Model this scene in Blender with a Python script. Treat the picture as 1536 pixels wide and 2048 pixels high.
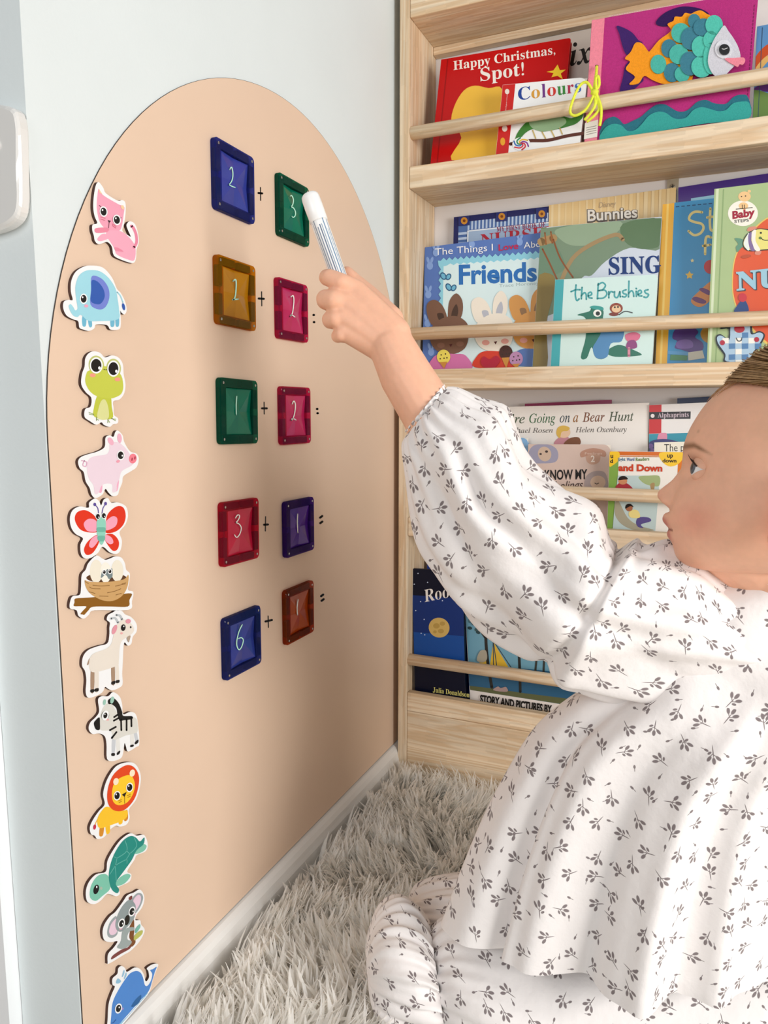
import bpy, bmesh, math, random
import numpy as np
from mathutils import Vector, noise as mnoise
from mathutils.geometry import tessellate_polygon

for _o in list(bpy.data.objects):
    bpy.data.objects.remove(_o)
SC = bpy.context.scene
COL = SC.collection
random.seed(7)
RNG = np.random.default_rng(7)

# ------------------------------------------------------------------ camera
F = 1491.1                                   # focal length in pixels of the 1536 x 2048 frame
CAM = np.array([.5184, -1.2, .68])
YAW, PITCH = math.radians(23.976), math.radians(7.644)
FW = np.array([-math.sin(YAW) * math.cos(PITCH), math.cos(YAW) * math.cos(PITCH), -math.sin(PITCH)])
RT = np.array([math.cos(YAW), math.sin(YAW), 0.])
UP = np.cross(RT, FW)
_cd = bpy.data.cameras.new('camera')
_cam = bpy.data.objects.new('camera', _cd)
COL.objects.link(_cam)
_cam.location = CAM
_cam.rotation_euler = (math.pi / 2 - PITCH, 0, YAW)
_cd.sensor_fit = 'HORIZONTAL'
_cd.sensor_width = 36
_cd.lens = F / 1536 * 36
_cd.clip_start = .02
SC.camera = _cam

# ------------------------------------------------------------------ light
SC.view_settings.view_transform = 'Standard'
SC.view_settings.look = 'None'
SC.view_settings.gamma = 1
SC.view_settings.use_curve_mapping = False
SC.view_settings.exposure = 0.0
W = bpy.data.worlds.new('daylight')
SC.world = W
W.use_nodes = True
W.node_tree.nodes['Background'].inputs[0].default_value = (.93, .97, 1, 1)
W.node_tree.nodes['Background'].inputs[1].default_value = .15


def area_light(name, loc, target, sx, sy, power, col=(1, .97, .93)):
    ld = bpy.data.lights.new(name, 'AREA')
    ld.shape = 'RECTANGLE'
    ld.size, ld.size_y = sx, sy
    ld.energy = power
    ld.color = col
    lo = bpy.data.objects.new(name, ld)
    COL.objects.link(lo)
    lo.location = loc
    d = Vector(target) - Vector(loc)
    lo.rotation_euler = d.to_track_quat('-Z', 'Y').to_euler()
    return lo


area_light('window_daylight', (2.3, -1.15, .88), (.15, -.4, .5), 1.1, 1.1, 45, (1, .985, .965))
area_light('rear_fill', (.25, -3.3, 1.35), (.4, 0, .6), 1.2, 1.8, 34, (.97, .985, 1))  # added soft fill behind the camera to lift bookcase and wall end; no real doorway


# ------------------------------------------------------------------ helpers
def ray(x, y):
    return FW + (x - 768) / F * RT - (y - 1024) / F * UP


def dep(x, y, d):                            # the point seen at pixel x, y at depth d
    return CAM + d * ray(x, y)


def unp(x, y, axis, val):                    # ... on the plane axis = val
    r = ray(x, y)
    return CAM + (val - CAM[axis]) / r[axis] * r


def unpl(x, y, p0, n):                       # ... on the plane through p0 with normal n
    r = ray(x, y)
    return CAM + np.dot(p0 - CAM, n) / np.dot(r, n) * r


def lin(h):
    if not isinstance(h, str):
        return tuple(h) + (1,)
    h = h.lstrip('#')
    v = [int(h[i:i + 2], 16) / 255 for i in (0, 2, 4)]
    return tuple(c / 12.92 if c <= .04045 else ((c + .055) / 1.055) ** 2.4 for c in v) + (1,)


MATS = {}


def node(nt, kind, **kw):
    n = nt.nodes.new(kind)
    for k, v in kw.items():
        setattr(n, k, v)
    return n


def pm(col, rough=.5, var=.06, scale=60, name=None, spec=.4, bump=0, bscale=400, metal=0, sheen=0, sss=0):
    """procedural material: one colour with a fine noise variation and optional relief"""
    key = (str(col), rough, var, scale, spec, bump, bscale, metal, sheen, sss)
    if key in MATS:
        return MATS[key]
    m = bpy.data.materials.new(name or 'paint')
    m.use_nodes = True
    nt = m.node_tree
    b = nt.nodes['Principled BSDF']
    b.inputs['Roughness'].default_value = rough
    b.inputs['Specular IOR Level'].default_value = spec
    b.inputs['Metallic'].default_value = metal
    if sheen:
        b.inputs['Sheen Weight'].default_value = sheen
    if sss:
        b.inputs['Subsurface Weight'].default_value = sss
        b.inputs['Subsurface Radius'].default_value = (1, .4, .25)
        b.inputs['Subsurface Scale'].default_value = .006
    c = lin(col)
    g = node(nt, 'ShaderNodeNewGeometry')
    nz = node(nt, 'ShaderNodeTexNoise')
    nz.inputs['Scale'].default_value = scale
    nz.inputs['Detail'].default_value = 3
    nt.links.new(g.outputs['Position'], nz.inputs['Vector'])
    rp = node(nt, 'ShaderNodeValToRGB')
    rp.color_ramp.elements[0].color = tuple(x * (1 - var) for x in c[:3]) + (1,)
    rp.color_ramp.elements[1].color = tuple(min(1, x * (1 + var)) for x in c[:3]) + (1,)
    rp.color_ramp.elements[0].position = .3
    rp.color_ramp.elements[1].position = .7
    nt.links.new(nz.outputs['Fac'], rp.inputs['Fac'])
    nt.links.new(rp.outputs['Color'], b.inputs['Base Color'])
    if bump:
        n2 = node(nt, 'ShaderNodeTexNoise')
        n2.inputs['Scale'].default_value = bscale
        nt.links.new(g.outputs['Position'], n2.inputs['Vector'])
        bp = node(nt, 'ShaderNodeBump')
        bp.inputs['Strength'].default_value = bump
        bp.inputs['Distance'].default_value = .001
        nt.links.new(n2.outputs['Fac'], bp.inputs['Height'])
        nt.links.new(bp.outputs['Normal'], b.inputs['Normal'])
    MATS[key] = m
    return m


def wood_mat(name, along=0, tone=1.0):
    """pale finger-jointed pine: grain runs along the given world axis, blocks of slightly different tone"""
    m = bpy.data.materials.new(name)
    m.use_nodes = True
    nt = m.node_tree
    b = nt.nodes['Principled BSDF']
    b.inputs['Roughness'].default_value = .55
    b.inputs['Specular IOR Level'].default_value = .3
    g = node(nt, 'ShaderNodeNewGeometry')
    oi = node(nt, 'ShaderNodeObjectInfo')
    mp = node(nt, 'ShaderNodeMapping')
    s = [46, 46, 46]
    s[along] = 2.2
    mp.inputs['Scale'].default_value = s
    ad = node(nt, 'ShaderNodeVectorMath', operation='ADD')
    nt.links.new(g.outputs['Position'], ad.inputs[0])
    sc = node(nt, 'ShaderNodeVectorMath', operation='SCALE')
    sc.inputs[0].default_value = (3.1, 1.7, 2.3)
    nt.links.new(oi.outputs['Random'], sc.inputs['Scale'])
    nt.links.new(sc.outputs[0], ad.inputs[1])
    nt.links.new(ad.outputs[0], mp.inputs['Vector'])
    n1 = node(nt, 'ShaderNodeTexNoise')
    n1.inputs['Scale'].default_value = 1.0
    n1.inputs['Detail'].default_value = 5
    n1.inputs['Distortion'].default_value = .6
    nt.links.new(mp.outputs[0], n1.inputs['Vector'])
    wv = node(nt, 'ShaderNodeMath', operation='MULTIPLY')
    wv.inputs[1].default_value = 34
    nt.links.new(n1.outputs['Fac'], wv.inputs[0])
    sn = node(nt, 'ShaderNodeMath', operation='SINE')
    nt.links.new(wv.outputs[0], sn.inputs[0])
    rp = node(nt, 'ShaderNodeValToRGB')
    a, c2 = lin('#dcbd97'), lin('#ebd6b8')
    rp.color_ramp.elements[0].color = tuple(x * tone for x in a[:3]) + (1,)
    rp.color_ramp.elements[1].color = tuple(x * tone for x in c2[:3]) + (1,)
    mr = node(nt, 'ShaderNodeMapRange')
    mr.inputs['From Min'].default_value = -1
    nt.links.new(sn.outputs[0], mr.inputs['Value'])
    nt.links.new(mr.outputs[0], rp.inputs['Fac'])
    # joint blocks
    vb = node(nt, 'ShaderNodeTexVoronoi', feature='F1', distance='CHEBYCHEV')
    mp2 = node(nt, 'ShaderNodeMapping')
    s2 = [55, 55, 55]
    s2[along] = 5.5
    mp2.inputs['Scale'].default_value = s2
    nt.links.new(ad.outputs[0], mp2.inputs['Vector'])
    nt.links.new(mp2.outputs[0], vb.inputs['Vector'])
    vb.inputs['Randomness'].default_value = .35
    sx = node(nt, 'ShaderNodeSeparateColor')
    nt.links.new(vb.outputs['Color'], sx.inputs[0])
    m2 = node(nt, 'ShaderNodeMapRange')
    m2.inputs['To Min'].default_value = .93
    m2.inputs['To Max'].default_value = 1.06
    nt.links.new(sx.outputs[0], m2.inputs['Value'])
    # big streaks
    n3 = node(nt, 'ShaderNodeTexNoise')
    n3.inputs['Scale'].default_value = .35
    n3.inputs['Detail'].default_value = 2
    nt.links.new(mp.outputs[0], n3.inputs['Vector'])
    m3 = node(nt, 'ShaderNodeMapRange')
    m3.inputs['From Min'].default_value = .35
    m3.inputs['From Max'].default_value = .65
    m3.inputs['To Min'].default_value = .88
    m3.inputs['To Max'].default_value = 1.05
    nt.links.new(n3.outputs['Fac'], m3.inputs['Value'])
    mu = node(nt, 'ShaderNodeMath', operation='MULTIPLY')
    nt.links.new(m2.outputs[0], mu.inputs[0])
    nt.links.new(m3.outputs[0], mu.inputs[1])
    hs = node(nt, 'ShaderNodeHueSaturation')
    nt.links.new(rp.outputs['Color'], hs.inputs['Color'])
    nt.links.new(mu.outputs[0], hs.inputs['Value'])
    nt.links.new(hs.outputs[0], b.inputs['Base Color'])
    return m


def clear_plastic(name, col, see=.42, rough=.12):
    """tinted see-through plastic"""
    m = bpy.data.materials.new(name)
    m.use_nodes = True
    nt = m.node_tree
    b = nt.nodes['Principled BSDF']
    out = nt.nodes['Material Output']
    c = lin(col)
    g = node(nt, 'ShaderNodeNewGeometry')
    nz = node(nt, 'ShaderNodeTexNoise')
    nz.inputs['Scale'].default_value = 45
    nt.links.new(g.outputs['Position'], nz.inputs['Vector'])
    hs = node(nt, 'ShaderNodeHueSaturation')
    hs.inputs['Color'].default_value = c
    mr = node(nt, 'ShaderNodeMapRange')
    mr.inputs['To Min'].default_value = .85
    mr.inputs['To Max'].default_value = 1.15
    nt.links.new(nz.outputs['Fac'], mr.inputs['Value'])
    nt.links.new(mr.outputs[0], hs.inputs['Value'])
    nt.links.new(hs.outputs[0], b.inputs['Base Color'])
    b.inputs['Roughness'].default_value = rough
    b.inputs['Specular IOR Level'].default_value = .6
    t = node(nt, 'ShaderNodeBsdfTransparent')
    t.inputs[0].default_value = tuple(min(1, x ** .6) for x in c[:3]) + (1,)
    mx = node(nt, 'ShaderNodeMixShader')
    mx.inputs[0].default_value = see
    nt.links.new(b.outputs[0], mx.inputs[1])
    nt.links.new(t.outputs[0], mx.inputs[2])
    nt.links.new(mx.outputs[0], out.inputs[0])
    return m


def wloc(o):
    p = np.zeros(3)
    while o:
        p += np.array(o.location)
        o = o.parent
    return p


def obj(name, verts, faces, mat, parent=None, smooth=False, origin=None):
    """one mesh object from world coordinates; parents are only ever translated"""
    v = np.asarray(verts, float)
    if parent is not None:
        off = wloc(parent)
        loc = np.zeros(3)
    else:
        off = v.mean(0) if origin is None else np.asarray(origin, float)
        if origin is None:
            off = np.array([off[0], off[1], v[:, 2].min()])
        loc = off
    me = bpy.data.meshes.new(name)
    me.from_pydata((v - off).tolist(), [], [list(f) for f in faces])
    if mat:
        me.materials.append(mat)
    if smooth:
        me.polygons.foreach_set('use_smooth', [True] * len(me.polygons))
    me.update()
    o = bpy.data.objects.new(name, me)
    COL.objects.link(o)
    o.location = loc
    o.parent = parent
    return o


def tag(o, label=None, cat=None, group=None, kind=None):
    if label: o['label'] = label
    if cat: o['category'] = cat
    if group: o['group'] = group
    if kind: o['kind'] = kind
    return o


def thing(name, loc, label, cat, group=None):
    o = bpy.data.objects.new(name, None)
    o.empty_display_size = .02
    COL.objects.link(o)
    o.location = tuple(float(x) for x in loc)
    return tag(o, label, cat, group)


def struct(o):
    o['kind'] = 'structure'
    return o


def box_vf(lo, hi):
    x0, y0, z0 = lo
    x1, y1, z1 = hi
    v = [(x0, y0, z0), (x1, y0, z0), (x1, y1, z0), (x0, y1, z0), (x0, y0, z1), (x1, y0, z1), (x1, y1, z1), (x0, y1, z1)]
    f = [(0, 3, 2, 1), (4, 5, 6, 7), (0, 1, 5, 4), (1, 2, 6, 5), (2, 3, 7, 6), (3, 0, 4, 7)]
    return v, f


def box(name, lo, hi, mat, parent=None, bevel=0, seg=2):
    v, f = box_vf(lo, hi)
    o = obj(name, v, f, mat, parent)
    if bevel:
        bm = bmesh.new()
        bm.from_mesh(o.data)
        bmesh.ops.bevel(bm, geom=bm.edges[:], offset=bevel, segments=seg, affect='EDGES', profile=.5)
        bm.to_mesh(o.data)
        bm.free()
    return o


def join_vf(parts):
    V, Fc = [], []
    for v, f in parts:
        n = len(V)
        V += [tuple(p) for p in v]
        Fc += [tuple(i + n for i in q) for q in f]
    return V, Fc


def smooth_loop(pts, n=4, closed=True):
    P = np.asarray(pts, float)
    N = len(P)
    out = []
    rng = range(N) if closed else range(N - 1)
    for i in rng:
        if closed:
            p0, p1, p2, p3 = P[(i - 1) % N], P[i], P[(i + 1) % N], P[(i + 2) % N]
        else:
            p0, p1, p2, p3 = P[max(i - 1, 0)], P[i], P[i + 1], P[min(i + 2, N - 1)]
        for k in range(n):
            t = k / n
            out.append(.5 * (2 * p1 + (p2 - p0) * t + (2 * p0 - 5 * p1 + 4 * p2 - p3) * t * t + (3 * p1 - p0 - 3 * p2 + p3) * t ** 3))
    if not closed:
        out.append(P[-1])
    return np.array(out)


def resample(P, n):
    P = np.asarray(P, float)
    d = np.r_[0, np.cumsum(np.linalg.norm(np.diff(P[:, :3], axis=0), axis=1))]
    t = np.linspace(0, d[-1], n)
    return np.stack([np.interp(t, d, P[:, k]) for k in range(P.shape[1])], 1)


def tube_vf(P, r, seg=8, cap=True):
    """swept circle along 3-D points; r is a number or one radius per point"""
    P = np.asarray(P, float)
    n = len(P)
    r = np.full(n, r, float) if np.isscalar(r) else np.asarray(r, float)
    T = np.gradient(P, axis=0)
    T /= np.linalg.norm(T, axis=1)[:, None] + 1e-12
    up = np.array([0, 0, 1.]) if abs(T[0][2]) < .9 else np.array([1., 0, 0])
    N0 = np.cross(T[0], up)
    N0 /= np.linalg.norm(N0)
    V, Fc = [], []
    for i in range(n):
        N0 = N0 - T[i] * np.dot(N0, T[i])
        N0 /= np.linalg.norm(N0) + 1e-12
        B = np.cross(T[i], N0)
        for k in range(seg):
            a = 2 * math.pi * k / seg
            V.append(P[i] + r[i] * (math.cos(a) * N0 + math.sin(a) * B))
    for i in range(n - 1):
        for k in range(seg):
            a, b2 = i * seg + k, i * seg + (k + 1) % seg
            Fc.append((a, b2, b2 + seg, a + seg))
    if cap:
        Fc.append(tuple(range(seg))[::-1])
        Fc.append(tuple(range((n - 1) * seg, n * seg)))
    return V, Fc


def ell(cx, cy, rx, ry=None, rot=0, n=28):
    ry = rx if ry is None else ry
    c, s = math.cos(math.radians(rot)), math.sin(math.radians(rot))
    return [(cx + rx * math.cos(a) * c - ry * math.sin(a) * s, cy + rx * math.cos(a) * s + ry * math.sin(a) * c)
            for a in np.linspace(0, 2 * math.pi, n, endpoint=False)]


def ribbon2d(pts, w, n=4):
    """flat stroke of width w along 2-D points, rounded ends: closed outline"""
    P = smooth_loop(pts, n, closed=False) if len(pts) > 2 else np.asarray(pts, float)
    T = np.gradient(P, axis=0)
    T /= np.linalg.norm(T, axis=1)[:, None] + 1e-9
    N = np.stack([-T[:, 1], T[:, 0]], 1) * w / 2
    quads = []
    for i in range(len(P) - 1):
        quads.append([P[i] + N[i], P[i + 1] + N[i + 1], P[i + 1] - N[i + 1], P[i] - N[i]])
    caps = [ell(*P[0], w / 2, n=12), ell(*P[-1], w / 2, n=12)]
    return quads + caps


class Plane:
    """a real plane in the scene on which flat print is laid; pixel outlines are carried onto it"""
    def __init__(self, p0, n, crop=(0, 0, 1)):
        self.p0, self.n, self.crop = np.asarray(p0, float), np.asarray(n, float), crop
        self.k = 0

    def at(self, q, lift=0):
        ox, oy, s = self.crop
        return unpl(ox + q[0] * s, oy + q[1] * s, self.p0 + self.n * lift, self.n)

    def patch(self, name, loops, mat, parent, lift=None, thick=0, smooth=4):
        """loops: list of outlines (crop pixels). flat, or a thin raised piece when thick > 0"""
        if lift is None:
            self.k += 1
            lift = .00004 * self.k + .00003
        V, Fc = [], []
        for lp in loops:
            lp = np.asarray(lp, float)
            if smooth and len(lp) > 3 and len(lp) < 60:
                lp = smooth_loop(lp, smooth)
            top = [self.at(q, lift + thick) for q in lp]
            # face towards +n
            ar = sum(np.dot(np.cross(top[i] - top[0], top[(i + 1) % len(top)] - top[0]), self.n) for i in range(len(top)))
            if ar < 0:
                top = top[::-1]
            b = len(V)
            n = len(top)
            V += top
            Fc.append(tuple(range(b, b + n)))
            if thick:
                V += [p - self.n * thick for p in top]
                Fc += [(b + i, b + n + i, b + n + (i + 1) % n, b + (i + 1) % n) for i in range(n)]
        return obj(name, V, Fc, mat, parent)

    def strokes(self, name, lines, w, mat, parent, lift=None):
        loops = []
        for ln in lines:
            loops += ribbon2d(ln, w)
        return self.patch(name, loops, mat, parent, lift, smooth=0)


_TXT = {}


def serif(s, base=0x1D400):
    o = ''
    for ch in s:
        if base == 0x1D434 and ch == 'h':
            o += '\u210e'
        elif 'A' <= ch <= 'Z':
            o += chr(base + ord(ch) - 65)
        elif 'a' <= ch <= 'z':
            o += chr(base + 26 + ord(ch) - 97)
        else:
            o += ch
    return o


def text_geo(s, bold=0, shear=0):
    """letter outlines of a line of text, as triangles in a unit frame (baseline at 0, cap height about 1)"""
    k = (s, bold, shear)
    if k in _TXT:
        return _TXT[k]
    c = bpy.data.curves.new('lettering', 'FONT')
    c.body = s
    c.offset = bold
    c.shear = shear
    c.resolution_u = 3
    o = bpy.data.objects.new('lettering', c)
    COL.objects.link(o)
    bpy.context.view_layer.update()
    me = o.to_mesh()
    v = np.array([x.co[:2] for x in me.vertices])
    f = [tuple(p.vertices) for p in me.polygons]
    o.to_mesh_clear()
    bpy.data.objects.remove(o)
    bpy.data.curves.remove(c)
    _TXT[k] = (v, f)
    return v, f


def lettering(pl, name, s, bl, br, h, mat, parent, bold=0, shear=0, lift=None, arc=0, base=None):
    """write s on plane pl: pixel of the left and right end of the base line, letter-box height h in pixels"""
    if base:
        s = serif(s, base)
    v, f = text_geo(s, bold, shear)
    if len(v) == 0:
        return None
    x0, x1 = v[:, 0].min(), v[:, 0].max()
    y0, y1 = v[:, 1].min(), v[:, 1].max()
    yb = 0 if y0 < 0 else y0
    if lift is None:
        pl.k += 1
        lift = .00004 * pl.k + .00003
    bl, br = np.array(bl, float), np.array(br, float)
    d = br - bl
    up = np.array([d[1], -d[0]])
    up = up / (np.linalg.norm(up) + 1e-9)
    if up[1] > 0:
        up = -up
    up = np.array([0, -1.]) * .75 + up * .25      # letters stay upright while the line recedes
    V = []
    for p in v:
        t = (p[0] - x0) / (x1 - x0)
        q = bl + d * t + up * ((p[1] - yb) / (y1 - yb) * h + arc * 4 * t * (1 - t))
        V.append(pl.at(q, lift))
    # face orientation
    a, b2, c2 = [np.array(V[i]) for i in f[0][:3]]
    if np.dot(np.cross(b2 - a, c2 - a), pl.n) < 0:
        f = [q[::-1] for q in f]
    return obj(name, V, f, mat, parent)


# ================================================================== the room
WHITE_WALL = pm('#e0e7e7', .75, .012, 9, 'wall_paint', .2, .12, 260)
GLOSS_WHITE = pm('#eceae6', .35, .01, 12, 'gloss_white')
WOOD_X = wood_mat('pine_along_shelf', 0)
WOOD_Z = wood_mat('pine_upright', 2)
WY = .125                                     # back wall
struct(box('floor', (-.9, -2.2, -.03), (2.2, WY, 0), pm('#b9a68f', .5, .1, 14, 'floor_boards')))
struct(box('wall_left', (-.0785, -.738, 0), (0, WY + .1, 2.4), WHITE_WALL))
struct(box('wall_back', (0, WY, 0), (2.2, WY + .1, 2.4), pm('#e4e0de', .75, .012, 9, 'back_wall_paint', .2)))
# skirting along the left wall: upright board with a stepped, rounded top
prof = [(0.0, 0), (.0145, 0), (.0145, .046), (.0125, .052), (.0115, .058), (.0085, .0645), (.004, .0685), (0, .0695)]
V, Fc = [], []
for y in (-.738, .06):
    V += [(x + .0004, y, z) for x, z in prof]
n = len(prof)
Fc = [(i, (i + 1) % n, n + (i + 1) % n, n + i) for i in range(n)] + [tuple(range(n))[::-1], tuple(range(n, 2 * n))]
struct(obj('baseboard_left', V, Fc, GLOSS_WHITE))

# doorway at the wall's end: white frame, leaf and a lever handle
_d = struct(box('door_1', (-.90, -.752, 0.0), (-.0792, -.712, 2.05), pm('#f4f6f7', .4, .01, 10, 'door_paint')))
_out = [(36, 285), (38, 350), (38, 400), (33, 430), (20, 446), (0, 457), (-30, 463), (-58, 440), (-64, 300), (-58, 225), (-20, 207), (22, 214), (33, 240)]
L = smooth_loop([unp(x, y, 1, -.750)[[0, 2]] for x, y in _out], 3)
cx, cz = L[:, 0].mean(), L[:, 1].mean()
V = []
for y, g in [(-.7384, .002), (-.7405, .0), (-.747, 0), (-.7490, .0012), (-.7502, .0032)]:
    for px, pz in L:
        dx, dz = px - cx, pz - cz
        dd = math.hypot(dx, dz)
        V.append((cx + dx * (1 - g / dd), y, cz + dz * (1 - g / dd)))
n = len(L)
Fc = [(k * n + i, k * n + (i + 1) % n, (k + 1) * n + (i + 1) % n, (k + 1) * n + i) for k in range(4) for i in range(n)]
Fc += [tuple(range(n)), tuple(range(4 * n, 5 * n))[::-1]]
HND = o = obj('door_handle', V, Fc, pm('#e4e2de', .08, .01, 10, 'handle_plastic', .8), _d)
bm = bmesh.new(); bm.from_mesh(o.data); bmesh.ops.recalc_face_normals(bm, faces=bm.faces[:]); bm.to_mesh(o.data); bm.free()
v, f = tube_vf([(cx, -.7500, cz + .02), (cx, -.7512, cz + .02)], .004, 14)
obj('cap_screw', v, f, pm('#d5d3cf', .3, .02, 10, 'screw_cover'), HND)

# ------------------------------------------------------------------ peach arch board
BT = .0014
def arch_loop(g=0):
    pts = [(-.737 + g, .0705 + g)]
    cy, cz = -.338, .655
    for a in np.linspace(math.pi, 0, 72):
        r = (.399 if a > math.pi / 2 else .378) - g
        pts.append((cy + r * math.cos(a), cz + (.413 - g) * math.sin(a)))
    pts.append((.040 - g, .0705 + g))
    return pts
AL = arch_loop()
n = len(AL)
BOARD = thing('magnetic_board', (0, -.338, .0705), 'peach arch-shaped magnetic board on the white wall, holding tiles and animals', 'board')
V = [(.0004, y, z) for y, z in AL] + [(BT, y, z) for y, z in AL]
obj('board_core', V, [(i, i + n, (i + 1) % n + n, (i + 1) % n) for i in range(n)] + [tuple(range(n))], pm('#4a403a', .7, .1, 40, 'board_edge'), BOARD)
_bf = obj('board_face', [(BT, y, z) for y, z in arch_loop(.0003)], [tuple(range(n))[::-1]], pm('#e6c9b0', .42, .015, 6, 'peach_vinyl', .35), BOARD)
INK = pm('#120f10', .4, .1, 90, 'marker_ink')
PB = Plane((BT, 0, 0), (1, 0, 0))
for vv, hh in [(((521, 375), (521.4, 400.8)), ((517, 386), (524.5, 386.8))), (((523.3, 583.6), (523.7, 611.7)), ((517.5, 597), (527.8, 597.6))),
               (((528.3, 804.5), (528.6, 828)), ((524, 816.7), (533.7, 816.7))), (((531.2, 1033.3), (530.8, 1062)), ((528, 1049.4), (536, 1049))),
               (((536.3, 1232), (537, 1254.8)), ((531, 1243), (543.9, 1240)))]:
    o = PB.patch('plus_mark', ribbon2d(vv, 2.1) + ribbon2d(hh, 4.2), INK, BOARD, .0002, smooth=0)
for a, b in [((627.5, 630), (628.2, 644.3)), ((634.4, 818), (635.3, 826.5)), ((642.4, 1033.7), (642.6, 1044.8)), ((644.3, 1190.8), (645.3, 1200))]:
    s = 0 if a[1] < 900 else 1.6
    PB.patch('colon_mark', sum([ribbon2d(((p[0] - s - .5, p[1] + s), (p[0] + s + .5, p[1] - s)), 4.4) for p in (a, b)], []), INK, BOARD, .0002, smooth=0)


# ------------------------------------------------------------------ magnetic tiles
def rrect(h, r, n=6):
    pts = []
    for cx, cy, a0 in ((h - r, h - r, 0), (-h + r, h - r, 90), (-h + r, -h + r, 180), (h - r, -h + r, 270)):
        for k in range(n):
            a = math.radians(a0 + 90 * k / (n - 1))
            pts.append((cx + r * math.cos(a), cy + r * math.sin(a)))
    return np.array(pts)


INK_MINT = pm('#bdf3dc', .5, .04, 90, 'chalk_ink_mint')
INK_WHITE = pm('#f1f0ea', .5, .04, 90, 'chalk_ink_white')
TH = .0068


def tile(cy, cz, rot, col, digit, crop, label, ink=INK_MINT, w=1.9):
    x0 = BT + .0001
    t = thing('magnetic_tile', (x0, cy, cz), label, 'tile', 'see-through magnetic number tiles on the board')
    ca, sa = math.cos(rot), math.sin(rot)

    def P(x, a, b):
        return (x0 + x, cy + a * ca - b * sa, cz + a * sa + b * ca)
    frame = clear_plastic('tile_plastic_' + digit[0], col, .8, .1)
    pane = clear_plastic('tile_pane_' + digit[0], col, .22, .18)
    mag = pm('#15130f', .5, .2, 80, 'tile_magnet')
    # frame: bevelled ring
    rings = [(0, .0372, .0265), (.0008, .0375, .0265), (.0058, .0375, .0265), (.0068, .0366, .0270)]
    V = []
    for x, h, hi in rings:
        V += [P(x, *q) for q in rrect(h, .005)]
    for x, h, hi in rings[::-1]:
        V += [P(x, *q) for q in rrect(hi, .0008)]
    n = 24
    m = len(rings) * 2
    Fc = [(k * n + i, k * n + (i + 1) % n, ((k + 1) % m) * n + (i + 1) % n, ((k + 1) % m) * n + i) for k in range(m) for i in range(n)]
    obj('tile_frame', V, Fc, frame, t)
    # pane: four shallow facets
    h = .0266
    facets = []
    pts8 = [(-h, -h), (0, -h), (h, -h), (h, 0), (h, h), (0, h), (-h, h), (-h, 0)]
    V = [P(.0052, 0, 0)] + [P(.0022 if i % 2 else .0046, a, b) for i, (a, b) in enumerate(pts8)] + [P(.0012, a, b) for a, b in pts8]
    Fc = [(0, i + 1, (i + 1) % 8 + 1) for i in range(8)] + [(i + 1, i + 9, (i + 1) % 8 + 9, (i + 1) % 8 + 1) for i in range(8)] + [tuple(range(16, 8, -1))]
    obj('tile_pane', V, Fc, pane, t)
    # eight bar magnets sealed in the frame
    for s in range(4):
        c2, s2 = [(1, 0), (0, 1), (-1, 0), (0, -1)][s]
        for k in (-1, 1):
            a0, a1 = (.004, .0265) if k > 0 else (-.0265, -.004)
            q = []
            for x in (.0012, .0060):
                for a, b in ((a0, .0283), (a1, .0283), (a1, .0358), (a0, .0358)):
                    q.append(P(x, a * c2 - b * s2, a * s2 + b * c2))
            obj('bar_magnet', q, [(0, 3, 2, 1), (4, 5, 6, 7), (0, 1, 5, 4), (1, 2, 6, 5), (2, 3, 7, 6), (3, 0, 4, 7)], mag, t)
    for a in (-.0318, .0318):
        for b in (-.0318, .0318):
            V = [P(.0068 + dx, a + r * math.cos(k * math.pi / 6), b + r * math.sin(k * math.pi / 6)) for dx, r in ((0, .0015), (.0005, .0015), (.0007, .0010)) for k in range(12)]
            Fc = [(j * 12 + i, j * 12 + (i + 1) % 12, j * 12 + 12 + (i + 1) % 12, j * 12 + 12 + i) for j in range(2) for i in range(12)] + [tuple(range(24, 36))]
            obj('rivet', V, Fc, pm('#b9b6b0', .2, .05, 50, 'rivet_metal', .5, metal=.9), t)
    pl = Plane((x0 + .0056, cy, cz), (1, 0, 0), crop)
    pl.strokes('number_' + digit[0], digit[1], w / crop[2], ink, t, .0001)
    return t


ZA, ZB, ZC, ZD, ZE = (400, 250, .15625), (380, 240, .2246), (400, 730, .16927), (400, 980, .16927), (400, 1140, .16927)
def from_right(tr, br):
    a, b = unp(*tr, 0, BT + TH), unp(*br, 0, BT + TH)
    return (a[1] + b[1]) / 2 - .0375, (a[2] + b[2]) / 2
tile(-.4625, .9364, -.017, '#3d49a8', ('two', [[(382, 570), (395, 545), (408, 545), (420, 600), (420, 660), (405, 720), (372, 765)], [(372, 765), (410, 785), (450, 800)]]), ZA,
     'blue see-through square tile with a mint 2, topmost on the board')
tile(-.3339, .9355, -.011, '#067a5e', ('three', [[(1155, 910), (1175, 905), (1195, 950), (1190, 1010), (1165, 1050)], [(1165, 1050), (1195, 1060), (1222, 1110), (1218, 1160), (1195, 1182), (1178, 1170)]]), ZA,
     'dark green see-through square tile with a pale 3, beside the marker tip', INK_MINT)
y, z = from_right((511.4, 532), (513, 662))
tile(y, z, -.02, '#d08e12', ('one', [[(385, 1435), (405, 1420), (412, 1460), (405, 1560), (390, 1600)], [(380, 1600), (430, 1595)]]), ZB,
     'amber yellow see-through square tile with a mint 1', INK_MINT, 2.6)
y, z = from_right((616.3, 571.3), (617, 685.8))
tile(y, z, 0, '#d02a66', ('two', [[(900, 1575), (920, 1565), (925, 1620), (912, 1720), (890, 1750)], [(890, 1750), (905, 1735), (935, 1755)]]), ZB,
     'pink see-through square tile with a white 2, right of the amber tile', INK_WHITE)
tile(-.466, .6803, -.02, '#067a5e', ('one', [[(435, 370), (428, 480), (430, 588)]]), ZC,
     'dark green see-through square tile with a pale 1, below the amber tile', INK_MINT)
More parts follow.
